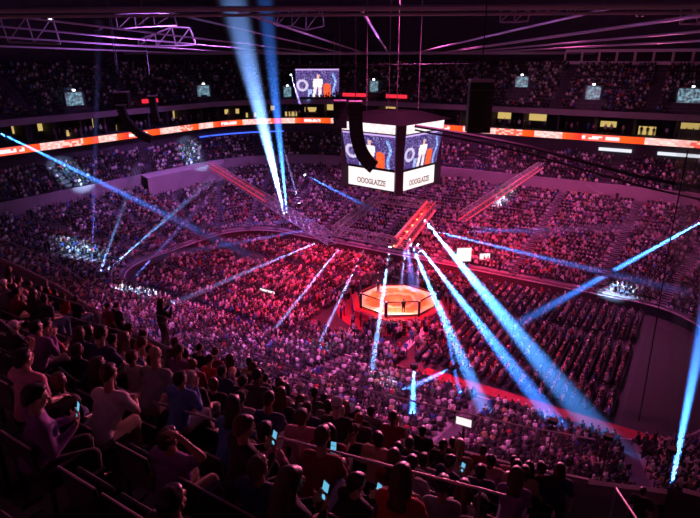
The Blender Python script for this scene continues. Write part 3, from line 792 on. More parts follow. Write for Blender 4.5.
def hidden_by_deck(p):
    # sight line from the camera passes under the near deck's edge?
    d = p - CAM; a = d.dot(CV); 
    if a <= 0: return True
    t = 9.6 / a; z = CAM.z + d.z * t
    return z < 18.6
def tier(a5, b5, z0, z1, n, spacing, aisles, name, srange=None, occ=.9, aw=.75):
    for k in range(n):
        R5 = lerp5(a5, b5, (k + .5) / n); z = z0 + (z1 - z0) * k / (n - 1)
        al = [ring_uv(R5, a) for a in aisles]
        for u, v, s in ring_walk(R5, spacing):
            if srange and not srange(s): continue
            if any((u - x) ** 2 + (v - y) ** 2 < aw * aw for x, y in al): continue
            p = W(u, v, z); d = visible(p)
            if d is None or hidden_by_deck(p): continue
            if any((p.xy - q.xy).length < w for q, w in VOMS): continue
            if name == 'lower' and k >= 19 and TS[0] < s < TS[1]: continue
            slots.append((p, inward(u, v) + rng.normal(0, .1), name, d, rng.random() < (occ if not (name == 'upper' and s > 2.9) else .6)))
tier(LOW0, LOW1, 1.3, 7.6, NLOW, .56, LOW_AISLES, 'lower')
tier(off5(LOW1, .3), CLUB1, 9.7, 12.9, NCL, .58, [a + .1 for a in LOW_AISLES], 'club', None, .8)
tier(DK(2), DK(2 + .85 * NUP), 20.5, topk, NUP, .56, UP_AISLES, 'upper', lambda s: s < 5.4, .82, .9)
for u, v, s in ring_walk(off5(RIB, 1.3), .9):
    p = W(u, v, 17.0); d = visible(p)
    if d and not hidden_by_deck(p) and rng.random() < .55: slots.append((p, inward(u, v), 'suite', d, True))
# floor blocks in rows facing the cage
CG = toUV(cagep)
for su in (-1, 1):
    for i in range(0, 40):
        uu = CG[0] + su * (7.6 + .95 * i)
        if not (-35 < uu < 34): continue
        for j in range(-26, 28):
            vv = .3 + j * .54
            if vv > 13.6 or vv < -11.6 or (uu > 9 and vv < -10.3) or uu > 28.2 or abs(abs(vv) - 5.2) < .6: continue
            if i % 22 == 21 or abs(uu) > 27 and abs(vv) > 8 and (abs(uu) - 27) ** 2 + (abs(vv) - 7) ** 2 > 42: continue
            p = W(uu, vv, 0); slots.append((p, inward(uu, vv), 'floor', visible(p) or 99, rng.random() < .93))
for sv in (-1, 1):
    for i in range(0, 8):
        vv = CG[1] + sv * (7.6 + .9 * i)
        for j in range(-11, 12):
            uu = CG[0] + j * .55
            if abs(vv) > 14 or abs(j) == 5: continue
            if sv < 0 and i < 3: continue
            p = W(uu, vv, 0); slots.append((p, inward(uu, vv), 'floor', visible(p) or 99, rng.random() < .93))
# stewards, crew and guests standing around the cage
for i in range(150):
    a = rng.uniform(0, 2 * math.pi); r = rng.uniform(6.4, 7.4)
    if i < 70: a = rng.uniform(-2.2, -.9); r = rng.uniform(6.3, 13.5)
    p = V((cagep.x + r * math.cos(a), cagep.y + r * math.sin(a), 0)); slots.append((p, math.atan2(-math.sin(a), -math.cos(a)) - math.pi / 2 + rng.normal(0, .5), 'crew', 60, True))
slots = [s for s in slots if visible(s[0])]
people = [s for s in slots if s[4]]
people.sort(key=lambda s: s[3] if s[2] != 'crew' else s[3] - 35)
NIND = 300 - len(near) - 12
indiv, mass = people[:NIND], people[NIND:]
LF = {(p, l): lowfig(p, l) for p in ('sit', 'lean', 'arms', 'stand', 'standarms') for l in (0, 1)}
# individuals : shared meshes by pose and clothing
KINDS = [('black', (.02, .02, .022)), ('white', (.72, .7, .7)), ('grey', (.25, .25, .27)), ('red', (.42, .03, .04)), ('navy', (.03, .05, .2)), ('pink', (.6, .28, .36)), ('tan', (.42, .3, .2)), ('blue', (.08, .22, .5))]
LMESH = {}
def low_mesh(pose, ki, sk):
    key = (pose, ki, sk)
    if key in LMESH: return LMESH[key]
    v, f, kd = LF[(pose, 0)]; me = bpy.data.meshes.new('person'); me.from_pydata(v.tolist(), [], f); me.update(); me.materials.append(M['crowd'])
    cols = [[(.6, .4, .31), (.25, .14, .09)][sk], (.02, .015, .012), KINDS[ki][1], (.03, .03, .05)]
    a = me.color_attributes.new('Col', 'FLOAT_COLOR', 'CORNER'); arr = np.ones((len(me.loops), 4), np.float32)
    for p in me.polygons: arr[p.loop_start:p.loop_start + p.loop_total, :3] = cols[kd[p.index]]
    a.data.foreach_set('color', arr.ravel()); me.polygons.foreach_set('use_smooth', [True] * len(me.polygons)); LMESH[key] = me; return me
for p, a, t, d, _ in indiv:
    ki = rng.choice(len(KINDS), p=[.34, .22, .12, .08, .08, .06, .05, .05]); sk = int(rng.random() < .3)
    pose = rng.choice(['stand', 'standarms'], p=[.9, .1]) if t == 'crew' else rng.choice(['sit', 'lean', 'arms'], p=[.55, .4, .05])
    o = bpy.data.objects.new('person', low_mesh(str(pose), int(ki), sk)); COL.objects.link(o); o.location = p; o.rotation_euler = (0, 0, a); s = rng.uniform(.95, 1.06); o.scale = (s, s, s)
    where = {'crew': 'standing on the floor close around the cage', 'lower': 'seated in the lower stand below the glass balustrade', 'floor': 'seated on the arena floor'}.get(t, 'seated in the stands')
    nm = KINDS[ki][0]
    tag(o, '%s-skinned person in a %s top %s' % ('dark' if sk else 'light', nm, where), 'person', '%s %s people %s' % ('darker' if sk else 'lighter', nm, where))
# everyone else, thousands, as one crowd
def merge(items, name, mt, label, cat):
    nv = sum(len(i[0]) for i in items); VV = np.empty((nv, 3), np.float32); loops, starts, tot, cols = [], [], [], []
    off = 0; lo = 0
    for v, fidx, fstart, ftot, fcol in items:
        VV[off:off + len(v)] = v; loops.append(fidx + off); starts.append(fstart + lo); tot.append(ftot); cols.append(np.repeat(fcol, ftot, axis=0)); off += len(v); lo += len(fidx)
    L = np.concatenate(loops).astype(np.int32); S = np.concatenate(starts).astype(np.int32); T = np.concatenate(tot).astype(np.int32); Cc = np.concatenate(cols)
    me = bpy.data.meshes.new(name); me.vertices.add(nv); me.vertices.foreach_set('co', VV.ravel()); me.loops.add(len(L)); me.loops.foreach_set('vertex_index', L)
    me.polygons.add(len(S)); me.polygons.foreach_set('loop_start', S); me.polygons.foreach_set('loop_total', T)
    me.update(calc_edges=True)
    a = me.color_attributes.new('Col', 'FLOAT_COLOR', 'CORNER'); arr = np.ones((len(L), 4), np.float32); arr[:, :3] = Cc; a.data.foreach_set('color', arr.ravel())
    me.materials.append(mt); o = bpy.data.objects.new(name, me); COL.objects.link(o); return tag(o, label, cat, None, 'stuff')
def packed(v, f):
    return np.concatenate([np.array(x) for x in f]), np.cumsum([0] + [len(x) for x in f[:-1]]), np.array([len(x) for x in f])
PK = {k: (LF[k][0], *packed(LF[k][0], LF[k][1]), np.array(LF[k][2])) for k in LF}
items = []
for p, a, t, d, _ in mass:
    pose = rng.choice(['sit', 'lean', 'arms', 'stand'], p=[.5, .38, .05, .07]) if t not in ('crew', 'suite') else 'stand'
    v, fi, fs, ft, kd = PK[(str(pose), 0 if d < 70 else 1)]; s = rng.uniform(.93, 1.07); c, n_ = math.cos(a) * s, math.sin(a) * s
    q = np.stack([v[:, 0] * c - v[:, 1] * n_ + p.x, v[:, 0] * n_ + v[:, 1] * c + p.y, v[:, 2] * s + p.z], 1)
    items.append((q, fi, fs, ft, palette()[kd]))
merge(items, 'crowd', M['crowd'], 'thousands of distant spectators filling the floor and the stands', 'crowd')
bv = []; 
def bx(c, h):
    v = np.array([[c[0] + h[0] * (1 if k & 1 else -1), c[1] + h[1] * (1 if k & 2 else -1), c[2] + h[2] * (1 if k & 4 else -1)] for k in range(8)], np.float32)
    return v, [(0, 2, 3, 1), (4, 5, 7, 6), (0, 1, 5, 4), (2, 6, 7, 3), (0, 4, 6, 2), (1, 3, 7, 5)]
b1, f1 = bx((0, -.22, .66), (.23, .025, .24)); b2, f2 = bx((0, .0, .43), (.23, .21, .03))
sv_ = np.concatenate([b1, b2]); sf_ = f1 + [tuple(i + 8 for i in q) for q in f2]; fi, fs, ft = packed(sv_, sf_); items = []
for p, a, t, d, oc in slots:
    if t in ('crew', 'suite') or (oc and d > 75): continue
    c, n_ = math.cos(a), math.sin(a); q = np.stack([sv_[:, 0] * c - sv_[:, 1] * n_ + p.x, sv_[:, 0] * n_ + sv_[:, 1] * c + p.y, sv_[:, 2] + p.z], 1)
    items.append((q, fi, fs, ft, np.tile(np.array([[.03, .028, .04]], np.float32), (len(ft), 1))))
merge(items, 'distant_seat', M['crowd'], 'dark seats of the floor and the distant stands', 'seating')
print('CROWD', len(near), len(indiv), len(mass), len(slots), 'seats', len(NEARSEATS))

# ------------------------------------------------------------------ octagonal cage
def octa(r, rot): return [(r * math.sin(rot + math.pi / 8 + k * math.pi / 4), -r * math.cos(rot + math.pi / 8 + k * math.pi / 4)) for k in range(8)]
RR = D2R(7.3)
cage = empty('octagon_cage', cagep); tag(cage, 'eight-sided black-meshed fighting cage on a red-skirted platform at the centre of the floor', 'cage')
pl = MB().prism(octa(5.75, RR), 0, 1.12).build('platform', M['red'], cage, bevel=.04)
# canvas in noisy orange and off-white rings
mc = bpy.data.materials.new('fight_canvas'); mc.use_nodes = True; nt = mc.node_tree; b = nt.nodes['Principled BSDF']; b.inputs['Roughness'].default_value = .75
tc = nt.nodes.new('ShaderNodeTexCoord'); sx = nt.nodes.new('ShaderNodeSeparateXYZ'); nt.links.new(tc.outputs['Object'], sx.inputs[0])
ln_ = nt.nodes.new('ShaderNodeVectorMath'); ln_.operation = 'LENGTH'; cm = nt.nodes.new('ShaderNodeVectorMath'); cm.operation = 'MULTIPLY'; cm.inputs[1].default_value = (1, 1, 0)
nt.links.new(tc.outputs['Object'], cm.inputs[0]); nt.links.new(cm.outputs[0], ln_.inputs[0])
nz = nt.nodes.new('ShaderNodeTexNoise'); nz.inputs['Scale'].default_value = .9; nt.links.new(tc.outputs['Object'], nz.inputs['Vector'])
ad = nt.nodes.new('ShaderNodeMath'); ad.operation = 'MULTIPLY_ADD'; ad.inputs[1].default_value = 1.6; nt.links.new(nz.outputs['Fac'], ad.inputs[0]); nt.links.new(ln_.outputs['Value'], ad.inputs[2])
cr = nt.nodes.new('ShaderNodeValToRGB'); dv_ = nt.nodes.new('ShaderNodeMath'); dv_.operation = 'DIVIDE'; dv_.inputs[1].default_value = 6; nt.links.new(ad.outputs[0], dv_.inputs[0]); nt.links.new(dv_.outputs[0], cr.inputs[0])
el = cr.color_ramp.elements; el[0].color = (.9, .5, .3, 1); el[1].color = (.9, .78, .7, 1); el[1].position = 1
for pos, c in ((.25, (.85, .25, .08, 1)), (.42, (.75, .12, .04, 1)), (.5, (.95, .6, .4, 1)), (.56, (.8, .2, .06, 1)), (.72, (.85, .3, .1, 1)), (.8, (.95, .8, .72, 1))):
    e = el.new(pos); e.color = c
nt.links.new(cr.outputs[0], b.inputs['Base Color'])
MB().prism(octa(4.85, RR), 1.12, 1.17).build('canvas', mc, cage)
for c, rx, ry in (((-1.9, 2.6), .75, .3), ((-2.6, -2.6), .7, .3), ((2.3, 2.9), .6, .25)):
    MB().prism([(c[0] + rx * math.cos(t * math.pi / 12), c[1] + ry * math.sin(t * math.pi / 12)) for t in range(24)], 1.172, 1.176).build('canvas_logo', M['white'], cage)
P8 = octa(4.95, RR)
padr = mat('post_pad', (.03, .03, .12), .5)
for k, p in enumerate(P8):
    m = MB().tube((p[0], p[1], 1.12), (p[0], p[1], 2.98), .17 if k % 2 else .13, n=10).build('post', padr if k % 2 else M['black'], cage)
    MB().tube((p[0], p[1], 2.98), (p[0], p[1], 3.06), .15, .08, n=10).build('post_cap', M['white'], m)
meshm = bpy.data.materials.new('chain_link'); meshm.use_nodes = True; nt = meshm.node_tree; b = nt.nodes['Principled BSDF']; b.inputs['Base Color'].default_value = (.02, .02, .02, 1); b.inputs['Alpha'].default_value = .16
for k in range(8):
    a, c = V((*P8[k], 0)), V((*P8[(k + 1) % 8], 0)); d = (c - a).normalized()
    m = MB(); m.tube(a + V((0, 0, 2.95)), c + V((0, 0, 2.95)), .075, n=8); m.tube(a + V((0, 0, 1.28)), c + V((0, 0, 1.28)), .075, n=8)
    pnl = m.build('fence_pad', M['black'], cage)
    g = MB(); g.box((a + c) / 2 + V((0, 0, 2.1)), ((c - a).length / 2, .012, .82), Matrix.Rotation(math.atan2(d.y, d.x), 3, 'Z')); g.build('fence_mesh', meshm, pnl)
m = MB()
for k in range(8):
    a, c = V((*octa(5.78, RR)[k], .98)), V((*octa(5.78, RR)[(k + 1) % 8], .98)); m.tube(a, c, .07, n=6)
m.build('platform_edge', mat('edge_pink', (.8, .12, .2), .4), cage)
st = MB()
for i in range(5): st.box((.2 + cagep.x, -5.75 - .3 * i - .15, .95 - .2 * i - .1), (.8, .15, .11))
tag(st.build('cage_stairs', M['black']), 'short black steps leading up to the cage gate', 'steps')
stand_at = lambda x, y, z, *a, **k: person(a[0], V((x, y, z)), k.get('rz', 0), ('short', 'black')[0] if not k.get('hair') else k['hair'], 'black', a[1], a[2], a[3], a[4])
stand_at(1.55, -3.6, 1.18, 'standing', 'black', 'black', 'skinB', 'person in black standing inside the cage by its near fence', rz=.3)
stand_at(-1.5, 2.1, 1.18, 'standing', 'navy', 'grey', 'skinA', 'person in navy standing inside the cage at its far left', rz=2.6)
for (x, y, sh, pt, rz, lab) in ((.5, -8.6, 'black', 'black', .1, 'person in black on the bright walkway right in front of the cage steps'), (2.3, -8.9, 'blue', 'denim', -.2, 'person in blue on the walkway in front of the cage'),
                                (-.7, -10.2, 'black', 'black', .4, 'person in black farther down the walkway, left of the one in blue'), (4.4, -8.2, 'navy', 'black', -.4, 'person in navy right of the cage steps'), (3.4, -10.2, 'white', 'grey', 2.9, 'person in white shirt facing away from the cage on the walkway')):
    stand_at(x, y, 0.02, 'standing', sh, pt, 'skinB', lab, rz=rz)
# lit apron and walkway around the cage
mb = MB(); N = 48
for i in range(N):
    a, c = 2 * math.pi * i / N, 2 * math.pi * (i + 1) / N
    mb.quad(*(V((cagep.x + r * math.cos(t), cagep.y + r * math.sin(t), .015)) for r, t in ((5.6, a), (7.4, a), (7.4, c), (5.6, c))))
tag(mb.build('floor_cage_apron', M['carpet']), kind='structure')
mb = MB()
pts = [at_z(*p, .02) for p in ((352, 385), (366, 376), (388, 362), (408, 345), (424, 330))]
for i in range(len(pts) - 1):
    a, c = pts[i], pts[i + 1]; mb.quad(a + V((0, -.9, 0)), a + V((0, .9, 0)), c + V((0, .9, 0)), c + V((0, -.9, 0)))
tag(mb.build('floor_walkway', M['white']), kind='structure')
mb = MB(); a, c = at_z(440, 338, .02), at_z(508, 378, .02)
mb.quad(a + V((-1, -1, 0)), a + V((1, 1, 0)), c + V((1, 1, 0)), c + V((-1, -1, 0)))
tag(mb.build('floor_red_walkway', M['carpet']), kind='structure')
mb = MB(); mb.quad(W(11, -11.9, .03), W(33.5, -11.9, .03), W(33.5, -10.5, .03), W(11, -10.5, .03)); tag(mb.build('floor_red_strip', M['carpet']), kind='structure')
mb = MB(); mb.quad(W(28.6, -12.2, .02), W(34.9, -7, .02), W(34.9, 8, .02), W(28.6, 13, .02)); tag(mb.build('floor_black_carpet', M['black']), kind='structure')
# dark tunnel block and tarped wall on the right
tb = MB(); A = W(35.5, -13.5, 0)
for (u0, v0, u1, v1, z0, z1) in ((35.8, -14.3, 41, -2.5, 1.15, 3.4),):
    c = W((u0 + u1) / 2, (v0 + v1) / 2, (z0 + z1) / 2); tb.box(c, (abs(u1 - u0) / 2, abs(v1 - v0) / 2, (z1 - z0) / 2), Matrix.Rotation(ROT, 3, 'Z'))
tag(tb.build('wall_tunnel', M['darkwall']), kind='structure')

# bright monitors and tables on the floor
def monitor(p, w, h, rz, label, tilt=0.0, m=None):
    o = empty('video_monitor', p, rz)
    MB().box((0, 0, h / 2 + .7), (w / 2 + .05, .06, h / 2 + .05)).build('housing', M['black'], o)
    MB().box((0, -.07, h / 2 + .7), (w / 2, .008, h / 2)).build('screen', m or M['whitescreen'], o)
    MB().box((0, .1, .35 - p.z * .5 + .0), (.08, .08, .35 + p.z * .5)).build('stand', M['black'], o)
    return tag(o, label, 'monitor')
monitor(at_z(463, 266, 1.5), 2.1, 2.0, .2, 'bright white screen on the floor beyond the cage to the right')
monitor(at_z(484, 264, 1.5), 1.5, .9, .2, 'smaller white screen right of the bright one beyond the cage')
monitor(at_z(463, 434, 6.0), 1.0, .55, -.4, 'white lit screen near the blue beams in front of the cage')
monitor(at_z(268, 297, .2), 2.4, .3, ROT, 'long low lit desk screen left of the cage')

# ------------------------------------------------------------------ hanging scoreboard
near_corner = at_z(398.5, 194, 15.6); cu, cv = toUV(near_corner); HS = 3.75
SR = ROT - D2R(8)
sb = empty('scoreboard', near_corner + Matrix.Rotation(SR, 3, 'Z') @ V((-HS, HS, 0)), SR); sb.location.z = 0
tag(sb, 'large four-sided video scoreboard with white banners hanging above the cage', 'scoreboard')
def screencol(x, y):
    """the picture on the main screens: x, y in 0..1"""
    r = random.Random(int(x * 66) * 977 + int(y * 40) * 131).random()
    c = [(.05, .02, .14), (.08, .04, .20), (.16, .10, .34), (.03, .02, .1), (.3, .3, .6)][int(r * 4.4)]
    if y > .95: return (.6, .4, .85)
    if abs(math.hypot((x - .15) * 1.6, y - .42) - .17) < .045: return (.62, .55, .75)
    lean = .5 + .05 * (y - .4)
    if .66 < y < .8 and abs(x - lean) < .035: return (.75, .45, .4)
    if .34 < y <= .66 and abs(x - lean) < .115 - .1 * abs(y - .5): return (1, .88, .9) if r > .1 else (.85, .55, .6)
    if y <= .34 and (abs(x - lean + .05 + .05 * (.34 - y)) < .04 or abs(x - lean - .06 - .04 * (.34 - y)) < .04): return (.95, .8, .88) if r > .15 else (.8, .4, .5)
    if .64 <= x < .8 and y < .5 - .9 * abs(x - .71): return (1, .05 + .12 * r, .03)
    if abs(x - .885 + .03 * math.sin(y * 9)) < .028 and y < .85: return (.16, .3, .75) if r > .3 else (.45, .6, 1)
    if .27 < x < .36 and y < .28: return (.5, .6, .95) if r > .4 else (.1, .15, .5)
    return c
def screen_grid(name, parent, w0, w1, z0, z1, dist0, dist1, nx, ny, fn, m):
    mb = MB()
    for i in range(nx):
        for j in range(ny):
            def P(a, b): 
                w = w0 + (w1 - w0) * b; return V(((a - .5) * w, -(dist0 + (dist1 - dist0) * b), z0 + (z1 - z0) * b))
            mb.quad(P(i / nx, j / ny), P((i + 1) / nx, j / ny), P((i + 1) / nx, (j + 1) / ny), P(i / nx, (j + 1) / ny), col=fn((i + .5) / nx, (j + .5) / ny))
    o = mb.build(name, m, parent); return o
for f in range(4):
    face = empty('face_assembly', (0, 0, 0), f * math.pi / 2); face.parent = sb; 
    bpy.data.objects.remove(face)
rot4 = [Matrix.Rotation(f * math.pi / 2, 4, 'Z') for f in range(4)]
def faced(o, f): o.matrix_local = rot4[f]; return o
for f in range(4):
    h = MB(); h.box((0, -HS + .35, 16.75), (HS - .55, .3, 1.15)); h.build('banner_housing', M['black'], sb); faced(bpy.context.scene.objects[-1] if False else [o for o in bpy.data.objects if o.name.startswith('banner_housing')][-1], f)
    faced(screen_grid('lower_banner', sb, 6.3, 6.3, 15.75, 17.75, HS - .03, HS - .03, 1, 1, lambda x, y: (1, .9, .91), M['whitescreen']), f)
    faced(screen_grid('main_screen', sb, 6.5, 7.1, 18.05, 21.6, HS + .1, HS + .55, 66, 40, screencol, M['screen']), f)
    faced(screen_grid('upper_banner', sb, 7.1, 7.2, 21.75, 22.65, HS + .6, HS + .65, 30, 4, lambda x, y: (1, .72, .72) if hashc(int(x * 200) + int(y * 9)) > .7 else (1, .93, .93), M['whitescreen'] if False else M['screen']), f)
    hh = MB(); hh.box((0, -HS + .1, 19.9), (3.2, .25, 2.0), Matrix.Rotation(.1, 3, 'X')); faced(hh.build('screen_housing', M['black'], sb), f)
    # lettering on the lower banner
    tcu = bpy.data.curves.new('lettering', 'FONT'); tcu.body = 'OOOGLAZZE'; tcu.size = .82; tcu.align_x = 'CENTER'; tcu.extrude = .004; tcu.offset = .018; tcu.space_character = .95
    t = bpy.data.objects.new('lettering', tcu); COL.objects.link(t)
    dg = bpy.context.evaluated_depsgraph_get(); tm = bpy.data.meshes.new_from_object(t.evaluated_get(dg)); bpy.data.objects.remove(t)
    t = bpy.data.objects.new('banner_lettering', tm); COL.objects.link(t); t.parent = sb; tm.materials.clear(); tm.materials.append(M['gold'])
    t.matrix_local = rot4[f] @ Matrix.Translation((.1, -HS - .0, 16.15)) @ Matrix.Rotation(math.pi / 2, 4, 'X') @ Matrix.Diagonal((.8, 1, 1, 1))
    cpz = MB(); x = HS - .15
    cpz.box((x - .1, -x + .1, 19.1), (.42, .62, 3.65), Matrix.Rotation(math.pi / 4, 3, 'Z')); faced(cpz.build('corner_pillar', mat('pillar_paint', (.10, .06, .10), .5), sb), f)
roof = MB(); q = 4.75
b0 = [(-q, -q, 22.7), (q, -q, 22.7), (q, q, 22.7), (-q, q, 22.7)]; b1_ = [(-2.2, -2.2, 23.6), (2.2, -2.2, 23.6), (2.2, 2.2, 23.6), (-2.2, 2.2, 23.6)]
roof.v = [V(p) for p in b0 + b1_]
for i in range(4): roof.f.append([i, (i + 1) % 4, 4 + (i + 1) % 4, 4 + i]); roof.m.append(0)
roof.f += [[0, 3, 2, 1], [4, 5, 6, 7]]; roof.m += [0, 0]; roof.build('top_cover', mat('cover_black', (.004, .004, .004), .9, spec=.1), sb)
inner = MB().box((0, 0, 16.2), (3.2, 3.2, .3)).build('bottom_cover', M['black'], sb)
cb = MB()
for x, y in ((-2, -2), (2, -2), (2, 2), (-2, 2)): cb.tube((x, y, 23.5), (x, y, 36), .035, n=5)
cb.build('suspension_cable', M['steel'], sb)

# far video screen
c = at_y(317.5, 83, 62); wv = empty('video_wall', c, .18)
wd = (at_y(339, 83, 62) - at_y(296, 83, 62)).length / 2; hg = abs(at_y(317, 69, 62).z - at_y(317, 97, 62).z) / 2
MB().box((0, .3, 0), (wd + .15, .25, hg + .15)).build('housing', M['black'], wv)
mbw = MB(); nx, ny = 66, 40
for i in range(nx):
    for j in range(ny):
        x0, x1, z0, z1 = (i / nx - .5) * 2 * wd, ((i + 1) / nx - .5) * 2 * wd, (j / ny - .5) * 2 * hg, ((j + 1) / ny - .5) * 2 * hg
        mbw.quad((x0, 0, z0), (x1, 0, z0), (x1, 0, z1), (x0, 0, z1), col=screencol((i + .5) / nx, (j + .5) / ny))
mbw.build('screen', M['screen'], wv); h = MB()
for x in (-wd * .8, wd * .8): h.tube((x, .3, hg), (x, .3, hg + 6), .05, n=5)
h.build('suspension_cable', M['steel'], wv)
tag(wv, 'big rectangular video screen hanging before the upper deck left of centre', 'screen')

# ------------------------------------------------------------------ line-array speakers
def line_array(top, w, n, eh, curve, rz, label, depth=.7, side=1):
    o = empty('line_array_speaker', top, rz); p = V((0, 0, 0)); a = 0.0
    MB().box((0, 0, .12), (w / 2 + .06, depth / 2 + .1, .07)).build('rigging_frame', M['steel'], o)
    for i in range(n):
        a = D2R(curve[0]) * (i / n) ** curve[1]
        R = Matrix.Rotation(-a, 3, 'Y'); c = p + R @ V((0, 0, -eh / 2))
        m = MB(); m.box(c, (depth / 2 if side else w / 2, w / 2, eh / 2 - .012), R); m.build('cabinet', M['black'], o)
        p = p + R @ V((0, 0, -eh))
    m = MB(); m.tube((0, 0, .1), (0, 0, 36 - top.z), .04, n=5); m.build('hoist_cable', M['black'], o)
    return tag(o, label, 'speaker')
t = at_y(121, 93, 8); line_array(t, 1.6, 2, .85, (0, 1), .2, 'short block of stacked speakers hanging at far left', depth=1.8)
t = at_y(121, 106, 6.5); line_array(t, 1.0, 14, .40, (72, .8), .2, 'long curved line-array speaker hanging at far left', depth=.9)
t = at_y(152, 97, 10); line_array(t, 1.1, 8, .4, (12, 1), .2, 'short straight line-array right of the curved one at far left', depth=.8)
t = at_y(340, 102, -3); line_array(t, 1.2, 3, .88, (0, 1), .1, 'boxy speaker stack hanging left of the scoreboard', depth=1.4)
t = at_y(355.5, 103, -6); line_array(t, 1.15, 16, .43, (60, 2.2), .1, 'long curved line-array speaker hanging in front of the scoreboard', depth=1.35)
t = at_y(481, 82, -24); line_array(t, 1.35, 7, .46, (0, 1), .0, 'large black rectangular speaker stack hanging right of the scoreboard', depth=1.5)

# ------------------------------------------------------------------ trusses and rig
def truss(name, a, b, w, label, mt=None, led=None, n=None, cat='truss'):
    a, b = V(a), V(b); o = empty(name, a); L = (b - a).length; d = (b - a).normalized(); up = V((0, 0, 1)); s = d.cross(up).normalized(); up = s.cross(d)
    m = MB(); cs = [s * (w / 2) + up * (w / 2), s * (-w / 2) + up * (w / 2), s * (-w / 2) - up * (w / 2), s * (w / 2) - up * (w / 2)]
    for c_ in cs: m.tube(c_, c_ + d * L, w * .055, n=6)
    n = n or max(2, int(L / w)); 
    br = MB()
    for i in range(n):
        p, q = d * (L * i / n), d * (L * (i + 1) / n)
        for j in range(4):
            c1, c2 = cs[j], cs[(j + 1) % 4]
            br.tube(p + c1, p + c2, w * .03, n=4, caps=False); br.tube(p + (c1 if i % 2 else c2), q + (c2 if i % 2 else c1), w * .03, n=4, caps=False)
    m.build('chord', mt or M['truss'], o); br.build('brace', mt or M['truss'], o)
    if led:
        e = MB()
        for c_ in (cs if led is M['redled'] else cs[2:]):
            e.tube(c_ * .86, c_ * .86 + d * L, w * .055, n=5)
        e.build('led_strip', led, o)
    return tag(o, label, cat)
def at_v(px, py, v):
    r = ray(px, py); n = CV; t = (v - (CAM - C0).dot(n)) / r.dot(n); return CAM + r * t
ZR = 12.4
RA, RB_ = at_z(401, 243, ZR), at_z(431, 206, ZR)
truss('red_lit_truss', RA, RB_, 1.15, 'truss glowing red with LED strips and orange lamps directly above the cage', led=M['redled'])
RC = RA - CU * 7.5; RD = RB_ - CU * 7.5
truss('rig_truss', RA, RC, .8, 'dark truss on the near side of the lighting rig above the cage')
truss('rig_truss', RC, RD, .8, 'dark truss on the left side of the lighting rig above the cage')
truss('rig_truss', RB_, RD, .8, 'dark truss on the far side of the lighting rig above the cage')
redtr = mat('red_lacquer_truss', (.7, .12, .12), .4, .3)
dimred = mat('dim_red_led', (.1, .0, .0), .3, emit=(1, .03, .05), estr=1.4)
LA, LB = at_z(332, 240, ZR + .3), at_z(210, 165, ZR + .6)
truss('arm_truss', LA, LB, .9, 'long truss arm reaching left from the rig, lit red towards its far end', led=None)
bar_led = MB(); _a = LA.lerp(LB, .42)
for _o in (-.33, .33):
    bar_led.tube(_a + V((0, 0, _o)), LB + V((0, 0, _o)), .06, n=5)
_b = bar_led.build('led_strip', dimred); _par = [o for o in bpy.data.objects if o.name == 'arm_truss'][0]; _b.parent = _par; _b.matrix_parent_inverse = Matrix.Translation(-LA)
truss('arm_truss', at_z(462, 217, ZR + .3), at_z(541, 165, ZR + .6), .9, 'long red-lit truss arm reaching right from the rig', led=dimred)
d = (RB_ - RA)
for i in range(6):
    p = RA + d * (.04 + i * .17) - V((0, 0, .55)) - CU * .82; o = empty('rig_lamp', p)
    MB().tube((0, 0, .3), (0, 0, .12), .05, n=6).build('clamp', M['black'], o); MB().tube((0, 0, .16), (0, 0, .02), .12, .17, n=12).build('can', M['black'], o); MB().tube((0, 0, .018), (0, 0, -.16), .16, .1, n=12).build('lens', M['orangelamp'], o)
    tag(o, 'orange lamp under the red-lit truss, %s from its near end' % ('nearest' if i == 0 else ORD[i]), 'lamp', 'orange lamps on the red truss')

# roof : main beams, purlins, truss bays
def bar(name, a, b, r, label, mt=None, cat='roof beam', kind=None):
    a, b = V(a), V(b); o = MB().tube(V((0, 0, 0)), b - a, r, n=6).build(name, mt or M['steel'], loc=a); return tag(o, label, cat, None, kind)
YN, YF = -14.0, 52.0
k_ = 1
def tri_beam(y, pyv, r, name, label):
    a, b = at_y(-60, pyv, y), at_y(760, pyv, y)
    z = at_y(393, pyv, y).z
    return bar(name, (a.x, y, z), (b.x, y, z), r, label)
tri_beam(YF, 53, .28, 'roof_beam', 'long straight pink-lit roof beam crossing the whole hall at the far end')
tri_beam(YN, 8, .22, 'roof_beam', 'nearest long roof beam crossing the top of the picture')
tri_beam(YN, 14.5, .12, 'roof_beam', 'thinner roof beam just below the nearest one')
tri_beam(YN - 3, -9, .3, 'roof_beam', 'topmost dark roof beam at the upper edge')
for (a, b, r, lab) in (((360, 8), (389, 54), .13, 'roof purlin nearest the middle, slanting down to the right'), ((228, 8), (367, 54), .13, 'roof purlin left of the middle one, running to the far beam'),
                       ((150, 8), (347, 54), .11, 'second roof purlin left of the middle'), ((20, 17), (327, 54), .1, 'third roof purlin left of the middle'), ((-60, 21), (300, 54), .1, 'fourth roof purlin left of the middle'),
                       ((-60, 33), (260, 54), .1, 'flattest roof purlin at the left'), ((-60, 44), (210, 54), .1, 'lowest roof purlin at far left'),
                       ((620, 6), (411, 54), .13, 'roof purlin slanting up to the right from the middle'), ((740, 10), (432, 54), .17, 'thick pink roof purlin at the right'), ((750, 27), (455, 53), .12, 'second roof purlin at the right'), ((750, 38), (470, 53), .11, 'flattest roof purlin at the right')):
    bar('roof_purlin', at_y(*a, YN), at_y(*b, YF), r, lab)
